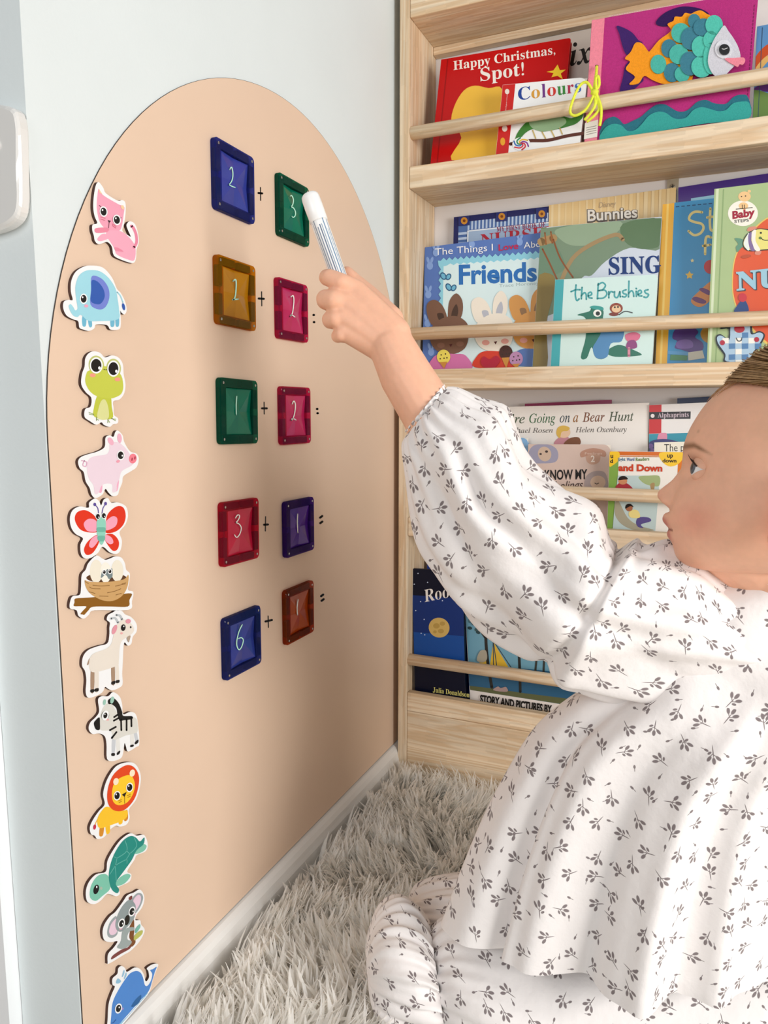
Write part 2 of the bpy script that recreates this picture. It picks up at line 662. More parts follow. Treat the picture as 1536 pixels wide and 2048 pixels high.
tile(-.3367, .6752, 0, '#d02a66', ('two', [[(1090, 460), (1110, 425), (1128, 470), (1120, 560), (1100, 630), (1080, 655)], [(1080, 655), (1095, 630), (1135, 650)]]), ZC,
     'pink see-through square tile with a white 2, right of the green 1 tile', INK_WHITE)
tile(-.4692, .5392, -.022, '#cf1f45', ('three', [[(420, 330), (445, 295), (468, 305), (455, 350), (425, 385)], [(425, 385), (465, 405), (488, 450), (470, 520), (435, 560), (408, 530)]]), ZD,
     'red see-through square tile with a white 3', INK_WHITE)
tile(-.3311, .5255, -.004, '#55259a', ('one', [[(1155, 285), (1150, 390), (1157, 505)]]), ZD, 'purple see-through square tile with a white 1', INK_WHITE)
tile(-.4699, .4036, -.007, '#33429a', ('six', [[(500, 645), (460, 730), (435, 840), (440, 910), (465, 942), (495, 900), (512, 830), (490, 800), (455, 810)]]), ZE,
     'dark blue see-through square tile with a mint 6, lowest in its column')
tile(-.3347, .4071, -.003, '#b84a10', ('one', [[(1160, 350), (1148, 440), (1152, 530)]]), ZE, 'burnt orange see-through square tile with a white 1', INK_WHITE)

# ------------------------------------------------------------------ bookcase
BX0, BX1, BD = .012, .86, WY - .0005
BC = thing('bookcase', (.43, .06, 0), 'tall pine front-facing bookcase with dowel rails and shelves of picture books', 'bookcase')
def plank(name, lo, hi, mat, bev=.0012):
    return box(name, lo, hi, mat, BC, bev)
plank('side_panel', (BX0, 0, .004), (.030, BD, 1.62), WOOD_Z, .0022)
plank('side_panel', (BX1 - .018, 0, .004), (BX1, BD, 1.62), WOOD_Z, .0022)
SHELF = {1: (1.0465, 1.0815), 2: (.7185, .7515), 3: (.4636, .4966), 4: (.1414, .1765), 0: (1.309, 1.346)}
RAILZ = {1: 1.1365, 2: .812, 3: .5515, 4: .2355}
for k, (z0, z1) in SHELF.items():
    plank('shelf_lip', (.0302, .0004, z0), (BX1 - .0182, .0165, z1), WOOD_X, .0018)
    plank('shelf_board', (.0302, .0168, z0 + .0002), (BX1 - .0182, BD, z0 + .0142), WOOD_X, .0006)
    if k in RAILZ:
        v, f = tube_vf([(.0302, .0112, RAILZ[k]), (.3, .0112, RAILZ[k]), (.6, .0112, RAILZ[k]), (BX1 - .0182, .0112, RAILZ[k])], .0105, 24)
        obj('dowel_rail', v, f, WOOD_X, BC, True)
plank('kick_panel', (.0302, .0012, .004), (BX1 - .0182, .0172, .1408), WOOD_X, .0012)
plank('back_batten', (.0302, .108, 1.2955), (BX1 - .0182, BD, 1.3088), WOOD_X)
# steel bracket under the second shelf from the top
br = thing('wall_bracket', unp(1346, 366, 1, WY), 'small steel bracket screwed to the wall under the top book shelf', 'bracket')
p = np.array(br.location)
STEEL = pm('#a89c86', .35, .1, 60, 'bracket_steel', .5, metal=.3)
loop = [(-.0085, .014), (.0085, .014), (.0085, -.006)] + [(.0085 * math.cos(a), -.006 - .0085 * math.sin(a)) for a in np.linspace(.2, math.pi - .2, 9)] + [(-.0085, -.006)]
n = len(loop)
V = [(p[0] + a, WY - .0003, p[2] + b) for a, b in loop] + [(p[0] + a, WY - .0026, p[2] + b) for a, b in loop]
obj('bracket_plate', V, [(i, (i + 1) % n, (i + 1) % n + n, i + n) for i in range(n)] + [tuple(range(n, 2 * n)), tuple(range(n))[::-1]], STEEL, br)
box('bracket_tab', (p[0] - .0085, WY - .024, p[2] + .0135), (p[0] + .0085, WY - .0004, p[2] + .0158), STEEL, br)
V = [(p[0] + r * math.cos(k * math.pi / 8), WY - .0026 - dy, p[2] - .006 + r * math.sin(k * math.pi / 8)) for dy, r in ((0, .0042), (.0012, .0040), (.0019, .0022)) for k in range(16)]
obj('screw', V, [(j * 16 + i, j * 16 + (i + 1) % 16, j * 16 + 16 + (i + 1) % 16, j * 16 + 16 + i) for j in range(2) for i in range(16)] + [tuple(range(32, 48))], STEEL, br)
for dx, dz in ((.0006, .0028), (.0028, .0006)):
    box('screw_slot', (p[0] - dx, WY - .0049, p[2] - .006 - dz), (p[0] + dx, WY - .0044, p[2] - .006 + dz), pm('#1a1816', .6, .1, 50, 'screw_shadow'), br)
# ================================================================== wooden animal magnets
GA, GB, GC, GD = (120, 350, .2587), (120, 860, .2635), (120, 1380, .3264), (200, 1780, .1823)
MT = .0034
WOODEDGE = pm('#4a332c', .8, .2, 120, 'burnt_wood_edge')
PWHITE = pm('#f3f4f5', .35, .008, 20, 'printed_white')
K = '#0b0b0d'


def eye(cx, cy, rx, ry, rot=0, gl=(-.35, -.4), white=1.32):
    o = []
    if white:
        o.append(('eye_white', '#f7f8f8', [ell(cx, cy, rx * white, ry * white, rot)]))
    o.append(('pupil', K, [ell(cx, cy, rx, ry, rot)]))
    o.append(('eye_glint', '#ffffff', [ell(cx + gl[0] * rx, cy + gl[1] * ry, rx * .24, ry * .24)]))
    return o


def sticker(name, label, crop, outline, prints):
    x1 = BT + MT
    pl = Plane((x1, 0, 0), (1, 0, 0), crop)
    L = smooth_loop(outline, 4)
    top = np.array([pl.at(q) for q in L])
    if sum(top[i][1] * top[(i + 1) % len(top)][2] - top[(i + 1) % len(top)][1] * top[i][2] for i in range(len(top))) < 0:
        top = top[::-1]
    c = top.mean(0)
    t = thing(name, (BT + .0001, c[1], top[:, 2].min()), label, 'magnet', 'animal magnets down the board edge')
    n = len(top)
    bot = top.copy()
    bot[:, 0] = BT + .0001
    obj('wood_backing', np.vstack([top, bot]), [tuple(range(n)), tuple(range(n, 2 * n))[::-1]] + [(i, i + n, (i + 1) % n + n, (i + 1) % n) for i in range(n)], WOODEDGE, t)
    pl.patch('white_face', [outline], PWHITE, t)
    for pr in prints:
        nm, col, loops = pr[:3]
        w = pr[3] if len(pr) > 3 else 0
        mt = pm(col, .38, .012, 40, 'print_ink')
        if w:
            pl.strokes(nm, loops, w, mt, t)
        else:
            for lp in loops:
                pl.patch(nm, [lp], mt, t)
    return t


sticker('cat_magnet', 'pink cat magnet reaching forward, topmost of the animals', GA,
 [(300,55),(335,100),(355,142),(445,198),(480,193),(505,215),(507,290),(495,380),(482,432),(530,468),(547,475),(525,425),(514,385),(540,358),(580,380),(603,450),(610,520),(592,575),(588,640),(572,678),(530,675),(440,640),(412,612),(402,558),(380,527),(355,518),(300,535),(270,510),(262,470),(250,430),(252,385),(288,372),(268,320),(257,250),(262,160),(277,80)],
 [('head', '#f1a3ba', [[(300,105),(330,153),(450,225),(478,235),(497,250),(493,300),(480,385),(460,430),(400,445),(360,425),(312,372),(292,310),(284,240),(289,160)]]),
  ('torso', '#f3abc1', [[(370,430),(470,435),(540,488),(583,560),(576,655),(530,655),(440,615),(422,570),(392,522),(360,470)]]),
  ('tail', '#e98aa4', [[(572,560),(592,520),(588,460),(568,410),(552,395)]], 22),
  ('paw', '#ea8ba3', [[(275,412),(370,408),(366,440),(280,447)]]), ('paw', '#f3abc1', [[(290,492),(330,455),(378,465),(372,492),(310,512)]]),
  ('haunch', '#e98aa4', [[(420,560),(450,563),(492,592),(455,590),(430,585)]]),
  ('ear', '#fbd2a4', [[(302,108),(328,148),(303,135)], [(470,240),(490,235),(494,265),(478,260)]]),
  ('nose', '#3a2228', [[(370,348),(395,355),(380,372)]]), ('mouth', '#7b3c4b', [[(380,372),(377,408)]], 4),
  ('whiskers', '#d8667f', [[(315,325),(350,335)], [(315,340),(345,350)], [(405,378),(435,398)], [(408,392),(432,410)]], 4),
  ('eyelash', '#2a1a20', [[(305,235),(316,245)], [(466,335),(474,330)]], 4)] + eye(337,283,23,31,-10) + eye(440,347,23,31,-10))

sticker('elephant_magnet', 'light blue elephant magnet with dark blue ear', GA,
 [(240,700),(330,715),(400,790),(440,880),(468,910),(500,970),(516,1040),(500,1077),(476,1065),(466,1050),(470,1110),(468,1172),(450,1195),(390,1195),(362,1160),(280,1155),(265,1185),(225,1205),(180,1195),(150,1180),(140,1130),(100,1115),(50,1085),(25,1030),(30,980),(65,965),(98,965),(84,900),(87,820),(120,750),(180,710)],
 [('leg', '#6fb7d2', [[(172,1095),(202,1095),(200,1165),(174,1165)], [(215,1100),(240,1100),(248,1168),(225,1172)], [(392,1110),(420,1110),(418,1168),(392,1170)], [(430,1100),(456,1095),(455,1165),(432,1168)]]),
  ('torso', '#9fd8e6', [[(230,735),(310,745),(380,800),(430,880),(446,960),(456,1040),(450,1115),(300,1130),(215,1125),(162,1082),(135,1098),(98,1082),(68,1020),(82,998),(104,1022),(118,1046),(136,1030),(126,960),(119,870),(140,790),(180,750)]]),
  ('ear', '#7383d3', [[(246,783),(320,800),(373,870),(381,950),(352,1020),(302,1040),(236,1002),(240,890)]]),
  ('inner_ear', '#2d59ae', [[(246,815),(292,825),(335,880),(346,940),(322,988),(290,1000),(238,975),(242,890)]]),
  ('cheek', '#e9a6bf', [ell(203,1012,16,12)]), ('tail', '#9fd8e6', [[(443,905),(468,935),(487,985)]], 8), ('tail_tuft', '#2d59ae', [ell(492,1018,11,28,-12)])] + eye(183,957,22,30))

sticker('frog_magnet', 'green frog magnet with big round eyes', GA,
 [(260,1363),(310,1375),(347,1410),(400,1395),(450,1410),(485,1460),(492,1540),(506,1620),(495,1690),(460,1735),(412,1750),(414,1800),(418,1855),(447,1880),(446,1918),(410,1927),(385,1947),(340,1932),(320,1912),(280,1930),(230,1902),(190,1870),(195,1810),(236,1790),(242,1722),(200,1680),(165,1620),(170,1540),(190,1480),(195,1420),(220,1380)],
 [('eye_ring', '#c3c97a', [ell(281,1470,60,74,-8), ell(415,1492,56,72,-8)]),
  ('body', '#c2c944', [[(300,1690),(385,1700),(400,1790),(402,1885),(270,1872),(262,1800)]]),
  ('head', '#c6cd4c', [[(230,1510),(350,1478),(460,1530),(489,1620),(475,1690),(420,1722),(380,1727),(290,1712),(230,1670),(196,1600),(205,1535)]]),
  ('belly', '#dcdd98', [[(320,1745),(350,1738),(374,1800),(371,1885),(290,1880),(300,1795)]]),
  ('cheek', '#f09c84', [ell(253,1548,23,15), ell(445,1580,23,15)]), ('nostril', '#5a5a20', [ell(342,1503,5), ell(357,1505,5)]),
  ('foot', '#9db06a', [[(225,1835),(262,1850)], [(228,1848),(260,1855)], [(283,1870),(282,1898)], [(283,1885),(298,1895)], [(373,1885),(370,1915)], [(372,1895),(385,1912)], [(400,1885),(432,1888)], [(400,1880),(430,1900)]], 5)]
 + eye(280,1472,40,50,0,(.62,.4),1.25) + eye(413,1497,38,50,0,(.6,.4),1.25))

sticker('pig_magnet', 'pale pink pig magnet looking right', GB,
 [(440,5),(475,40),(487,90),(530,160),(580,180),(598,220),(582,280),(540,312),(482,350),(472,400),(452,450),(437,493),(400,502),(368,475),(345,447),(322,490),(270,517),(240,490),(225,440),(195,390),(180,320),(150,290),(137,240),(160,205),(220,182),(280,165),(338,130),(345,60),(375,40),(405,52),(420,15)],
 [('leg', '#f0aec8', [[(290,405),(320,405),(317,470),(294,470)], [(424,380),(448,372),(438,455),(418,458)]]),
  ('torso', '#ecd6e2', [[(380,100),(440,93),(490,130),(532,185),(565,235),(540,272),(470,312),(450,372),(432,412),(428,462),(398,472),(393,412),(322,416),(292,478),(264,482),(254,420),(220,370),(205,300),(214,230),(260,200),(350,185),(374,150)]]),
  ('ear', '#eeb2c6', [ell(385,86,19,32,-30), ell(452,62,17,36,-5)]), ('snout', '#f0808f', [ell(553,217,29,37,8)]), ('nostril', '#a02f47', [ell(547,222,5,13,8), ell(569,212,5,13,8)]),
  ('cheek', '#ef9db0', [ell(441,238,14,10,-20)]), ('tail', '#e3a9c6', [[(165,233),(203,243),(196,278),(174,266),(186,232)]], 6)] + eye(461,192,22,29,0,(.55,.1),1.3))

sticker('butterfly_magnet', 'red and pink butterfly magnet', GB,
 [(265,520),(297,540),(312,572),(332,528),(365,518),(388,552),(440,550),(500,580),(516,650),(495,720),(452,775),(470,840),(460,910),(430,940),(380,930),(337,892),(312,892),(290,930),(240,968),(190,975),(160,940),(155,870),(174,822),(120,790),(85,740),(75,670),(95,610),(150,580),(216,590),(222,550)],
 [('wing', '#df3014', [[(112,680),(130,625),(190,608),(250,640),(283,690),(287,770),(210,776),(148,750)], [(348,695),(368,630),(430,580),(480,588),(499,650),(480,720),(420,772),(345,778)], [(285,795),(215,842),(182,905),(202,948),(252,930),(297,850)], [(338,798),(400,790),(445,840),(440,900),(400,916),(343,840)]]),
  ('wing_patch', '#f4a4bb', [[(180,712),(218,674),(275,690),(281,766),(208,766)], [(343,702),(398,655),(435,673),(420,732),(345,762)], [(282,800),(236,830),(221,880),(250,892),(294,832)], [(345,795),(390,815),(405,855),(375,866),(338,830)]]),
  ('torso', '#8fd2be', [[(280,690),(311,662),(346,690),(345,790),(332,850),(315,872),(300,850),(282,790)]]),
  ('stripe', '#6db5a2', [[(280,742),(312,738),(345,742),(344,770),(312,775),(281,770)], [(287,806),(340,806),(334,842),(293,842)]]),
  ('antenna', '#5d4b9c', [[(293,632),(287,592),(265,567)], [(320,632),(328,592),(347,562)]], 6), ('antenna_tip', '#5d4b9c', [ell(265,565,10,13), ell(347,559,10,13)])] + eye(288,656,15,19,0,(.4,.3),1.25) + eye(333,650,15,19,0,(.4,.3),1.25))

sticker('nest_magnet', 'brown nest magnet with eggs and a hatching chick on a branch', GB,
 [(275,953),(320,975),(347,985),(380,975),(420,960),(465,968),(492,1010),(502,1060),(530,1090),(526,1150),(516,1213),(556,1230),(546,1300),(520,1365),(262,1368),(220,1402),(180,1432),(140,1410),(125,1368),(75,1352),(80,1290),(100,1260),(150,1250),(160,1190),(165,1100),(195,1060),(215,1010)],
 [('branch', '#8b5a12', [[(115,1280),(180,1274),(240,1270),(400,1256),(540,1240),(527,1290),(515,1340),(380,1340),(250,1342),(215,1370),(185,1402),(170,1400),(155,1396),(175,1370),(200,1340),(150,1338),(105,1336),(110,1308)]]),
  ('hollow', '#5b3920', [ell(352,1122,152,38)]), ('egg', '#efe8d6', [ell(275,1072,48,88), ell(435,1068,46,82)]), ('middle_egg', '#f5f1e4', [ell(346,1082,42,78)]),
  ('chick', '#77878a', [[(310,1120),(316,1085),(328,1062),(345,1070),(360,1055),(378,1062),(396,1050),(399,1090),(396,1115),(372,1132),(356,1108),(340,1100),(322,1118)]]),
  ('bowl', '#cda269', [[(188,1140),(220,1150),(340,1154),(480,1135),(520,1100),(512,1190),(470,1260),(400,1297),(320,1292),(240,1250),(200,1200)]]),
  ('twigs', '#8f6735', [[(190,1150),(215,1165)], [(250,1178),(310,1184),(375,1180)], [(225,1192),(250,1204),(305,1206)], [(360,1236),(420,1222),(462,1205)], [(420,1185),(495,1168)], [(300,1260),(365,1262)], [(220,1228),(265,1240)], [(425,1252),(465,1240)], [(470,1168),(500,1160)]], 5)]
 + eye(336,1078,11,14,0,(-.3,-.4),1.5) + eye(379,1073,11,14,0,(-.3,-.4),1.5))

sticker('goat_magnet', 'cream goat magnet with small horns and beard', GB,
 [(430,1368),(470,1374),(495,1400),(540,1420),(580,1470),(581,1530),(552,1570),(542,1620),(515,1637),(490,1612),(481,1660),(477,1760),(472,1850),(476,1920),(460,1950),(400,1976),(362,1962),(342,1950),(322,1990),(270,2020),(215,2032),(195,1990),(200,1900),(190,1830),(168,1790),(175,1720),(215,1670),(290,1640),(358,1620),(374,1560),(375,1500),(378,1462),(355,1440),(365,1405),(400,1385)],
 [('leg', '#a88c75', [[(234,1815),(260,1815),(257,1980),(232,1980)], [(389,1770),(413,1765),(416,1920),(392,1922)]]),
  ('leg', '#e9e0d4', [[(264,1815),(292,1815),(291,1975),(265,1977)], [(420,1755),(442,1755),(448,1910),(425,1915)]]),
  ('tail', '#a88c75', [[(205,1780),(222,1735),(226,1745),(216,1780)]]),
  ('torso', '#e9e0d4', [[(430,1480),(480,1438),(540,1468),(562,1520),(530,1560),(470,1600),(452,1660),(447,1750),(430,1790),(300,1832),(235,1832),(221,1760),(250,1700),(350,1660),(390,1620),(410,1540)]]),
  ('hoof', '#141414', [[(232,1972),(259,1968),(257,1990),(233,1992)], [(265,1965),(293,1960),(291,1982),(265,1985)], [(392,1912),(418,1905),(416,1928),(392,1932)], [(425,1902),(451,1897),(449,1917),(425,1920)]]),
  ('ear', '#e297a5', [ell(414,1515,16,38,22), ell(518,1452,20,17,-15)]), ('horn', '#bcc2c6', [[(388,1432),(420,1428),(442,1462)], [(428,1405),(455,1408),(472,1438)]], 15),
  ('nose', '#202020', [ell(537,1497,6,8)]), ('cheek', '#efb0b0', [ell(468,1543,10,8)]), ('beard', '#b29d8a', [[(508,1578),(535,1560),(530,1590),(521,1612)]])] + eye(481,1500,17,25,8,(.2,-.4),0))

sticker('zebra_magnet', 'black and white zebra magnet looking left', GC,
 [(325,13),(365,40),(381,90),(387,148),(430,134),(465,150),(479,220),(486,330),(465,350),(417,377),(404,345),(395,327),(386,390),(370,420),(320,436),(288,420),(285,330),(273,282),(238,266),(200,270),(176,240),(185,200),(220,165),(240,130),(233,60),(255,38),(295,38)],
 [('leg', '#c9cdd2', [[(320,290),(340,290),(334,392),(317,392)], [(450,240),(468,250),(480,315),(464,325)]]), ('leg', '#e6e5e0', [[(343,290),(362,285),(368,378),(350,388)], [(432,250),(450,250),(452,340),(434,343)]]),
  ('torso', '#dcdad2', [[(270,100),(310,80),(345,130),(380,180),(440,168),(470,180),(476,250),(455,266),(400,280),(330,305),(312,252),(245,243),(245,170)]]),
  ('mane', '#0e0e10', [[(295,62),(325,48),(358,78),(380,130),(388,158),(440,160),(442,178),(388,186),(366,190),(352,150),(345,112),(318,88),(298,86)]]),
  ('stripe', '#0e0e10', [[(437,168),(438,222)], [(408,178),(408,246)], [(374,180),(376,246)], [(330,188),(362,170)], [(332,166),(356,150)], [(306,246),(342,226)], [(318,294),(346,258)]], 11),
  ('muzzle', '#0e0e10', [[(208,205),(222,182),(242,168),(245,205),(243,243),(220,241)]]),
  ('ear', '#9cc8b8', [ell(273,75,9,18,10), ell(320,62,11,22,15)]), ('cheek', '#efb0b0', [ell(292,182,9,6)]),
  ('hoof', '#0e0e10', [[(317,388),(336,388),(334,403),(317,403)], [(350,386),(368,371),(366,388),(352,399)], [(433,338),(451,335),(450,346),(433,350)], [(461,320),(480,304),(479,322),(462,333)]]), ('eye_ring', '#3a3a3c', [ell(278,156,23,27,15)])] + eye(278,156,12,18,15,(-.2,-.4),1.7))

sticker('lion_magnet', 'yellow lion magnet with orange-red mane', GC,
 [(410,443),(460,453),(492,510),(492,580),(467,670),(422,732),(427,780),(410,822),(370,837),(340,832),(300,862),(270,902),(230,913),(212,892),(190,882),(183,840),(205,790),(240,740),(274,700),(264,640),(280,570),(310,510),(350,463)],
 [('tail', '#e8b13a', [[(232,790),(220,812),(214,835)]], 6),
  ('leg', '#d58c28', [[(246,835),(270,830),(263,890),(241,892)], [(395,750),(413,735),(416,790),(394,802)]]), ('leg', '#f6bf28', [[(280,815),(303,812),(306,870),(284,880)], [(360,780),(382,775),(382,815),(361,822)]]),
  ('torso', '#f8c42b', [[(290,715),(360,742),(412,738),(400,790),(300,832),(240,845),(229,792),(255,742)]]),
  ('mane', '#e1471a', [[(400,463),(450,470),(482,520),(481,590),(455,670),(400,732),(345,742),(305,716),(289,660),(300,580),(335,510)]]),
  ('face', '#fbcc2d', [[(400,525),(440,528),(459,580),(446,640),(410,690),(360,706),(325,682),(319,620),(340,560)]]),
  ('ear', '#fbe6c8', [ell(343,561,16,22,15), ell(443,509,16,22,15)]), ('nose', '#18110c', [[(379,641),(409,624),(396,656)]]), ('mouth', '#6b3b18', [[(396,655),(396,695)]], 3),
  ('whiskers', '#b27a1c', [[(358,680),(376,672)], [(362,690),(378,682)], [(414,648),(432,638)], [(416,658),(432,650)]], 4), ('tail_tuft', '#c7324a', [ell(213,840,8,16,10)])] + eye(350,648,16,22,10) + eye(427,597,16,22,10))

sticker('turtle_magnet', 'teal sea turtle magnet climbing up to the right', GC,
 [(430,878),(470,893),(515,888),(537,940),(526,987),(470,1012),(455,1042),(412,1110),(437,1130),(427,1172),(380,1197),(357,1212),(367,1247),(345,1264),(310,1252),(285,1252),(250,1290),(210,1312),(168,1297),(158,1240),(175,1180),(220,1130),(280,1113),(290,1050),(320,990),(370,920)],
 [('flipper', '#7cc4ac', [[(335,1195),(365,1150),(410,1126),(432,1140),(400,1182),(360,1200)], [(460,1005),(480,965),(505,943),(531,955),(512,988)]]),
  ('head', '#7cc4ac', [[(230,1140),(280,1128),(308,1165),(306,1220),(260,1262),(220,1292),(184,1270),(190,1200)]]),
  ('shell', '#1f8a7f', [[(430,895),(465,904),(490,928),(517,903),(512,945),(470,982),(440,1042),(390,1112),(342,1182),(362,1220),(352,1245),(320,1226),(301,1170),(302,1100),(330,1010),(380,930)]]),
  ('shell_lines', '#5fb0a4', [[(328,1022),(347,1032),(338,1075),(305,1130)], [(347,1032),(410,985),(398,920)], [(410,985),(430,1000),(470,955),(455,905)], [(338,1075),(405,1040),(410,1062)], [(405,1040),(430,1000)], [(338,1075),(345,1170)]], 4),
  ('cheek', '#a9b9a8', [ell(252,1215,8,10)])] + eye(222,1222,16,30,15,(.2,-.5),0))

sticker('koala_magnet', 'grey koala magnet clinging to a brown branch', GD,
 [(430,-5),(470,28),(487,100),(462,190),(402,272),(388,330),(440,332),(452,380),(489,430),(472,500),(412,592),(330,672),(260,712),(100,807),(84,790),(90,700),(150,632),(192,562),(120,572),(50,552),(28,470),(48,380),(110,288),(170,238),(250,130),(300,58),(370,28)],
 [('ear', '#9ba4a8', [[(178,285),(110,350),(79,450),(90,512),(140,524),(192,480),(182,390)], [(345,112),(400,40),(452,38),(473,90),(442,182),(388,255),(378,180)]]),
  ('inner_ear', '#e8cadb', [[(182,310),(125,370),(99,450),(118,492),(160,487),(188,450),(176,390)], [(365,112),(415,53),(447,70),(442,140),(393,222),(383,160)]]),
  ('branch', '#7b3f3b', [[(345,590),(300,632),(240,652),(140,720),(128,762),(230,700),(330,642)], [(316,85),(350,62),(352,95),(326,118)]]),
  ('trunk', '#7c4b24', [[(372,325),(345,365),(325,405),(330,440),(322,520),(342,560),(330,600),(352,622),(388,580),(386,542),(370,530),(376,440)]]),
  ('torso', '#9ba7a6', [[(250,445),(320,412),(372,410),(375,440),(325,455),(302,500),(305,545),(347,562),(332,600),(260,645),(188,630),(230,560)]]),
  ('head', '#8f9b9d', [[(320,108),(382,150),(392,220),(370,320),(312,392),(240,455),(190,445),(170,380),(190,290),(240,190)]]),
  ('leaf', '#77b7a9', [[(437,375),(440,415),(392,475),(388,430)]]), ('leaf', '#b9bc60', [[(468,443),(456,492),(380,553),(374,510),(420,460)]]),
  ('nose', '#17140f', [ell(297,330,27,57,12)]), ('cheek', '#c99fb0', [ell(228,425,20,12,-20), ell(375,262,14,18)])] + eye(236,368,25,40,18,(.5,0),1.4) + eye(351,236,25,40,18,(.5,0),1.4))

sticker('whale_magnet', 'blue whale magnet with raised tail, lowest of the animals', GD,
 [(235,833),(275,858),(297,898),(380,850),(440,868),(482,930),(502,1002),(537,960),(530,890),(513,860),(560,823),(610,808),(640,820),(622,870),(582,980),(547,1110),(482,1202),(362,1342),(252,1472),(180,1535),(85,1535),(85,1400),(95,1250),(130,1140),(163,1060),(138,1040),(138,970),(190,920),(200,860)],
 [('torso', '#4a86d0', [[(400,888),(445,908),(472,960),(492,1042),(522,1050),(560,990),(572,920),(550,880),(580,868),(622,843),(602,900),(572,1000),(532,1112),(430,1225),(310,1362),(230,1452),(170,1522),(118,1502),(124,1370),(140,1230),(200,1100),(290,960),(340,908)]]),
  ('belly', '#90c6e2', [[(520,1128),(505,1160),(400,1280),(240,1465),(190,1510),(180,1500),(300,1385),(430,1235)]]),
  ('fin', '#205f9b', [[(343,1278),(365,1235),(400,1190),(450,1150),(447,1205),(410,1255),(372,1280)]]), ('cheek', '#a58fd0', [ell(245,1303,16,12,-40)]),
  ('spout', '#8fbfdb', [[(175,1020),(195,970),(232,1000),(205,1025)], [(240,950),(262,878),(270,900),(255,945)], [(262,975),(285,905),(293,930),(275,970)]]), ('smile', '#2c5ea5', [[(130,1460),(150,1455),(172,1425)]], 7)] + eye(203,1300,27,41,15,(.3,-.3),1.38))
# ================================================================== picture books
C1, C2, C3, C4, C5, C6 = (780, 0, .4922), (800, 340, .479), (780, 720, .4922), (780, 1060, .2995), (1280, 0, .16667), (1300, 330, .21)
PAGES = pm('#efe9dc', .8, .05, 300, 'paper_edges')
BOOKS = {}


def gloss(col, rough=.28):
    return pm(col, rough, .015, 30, 'cover_ink', .25)


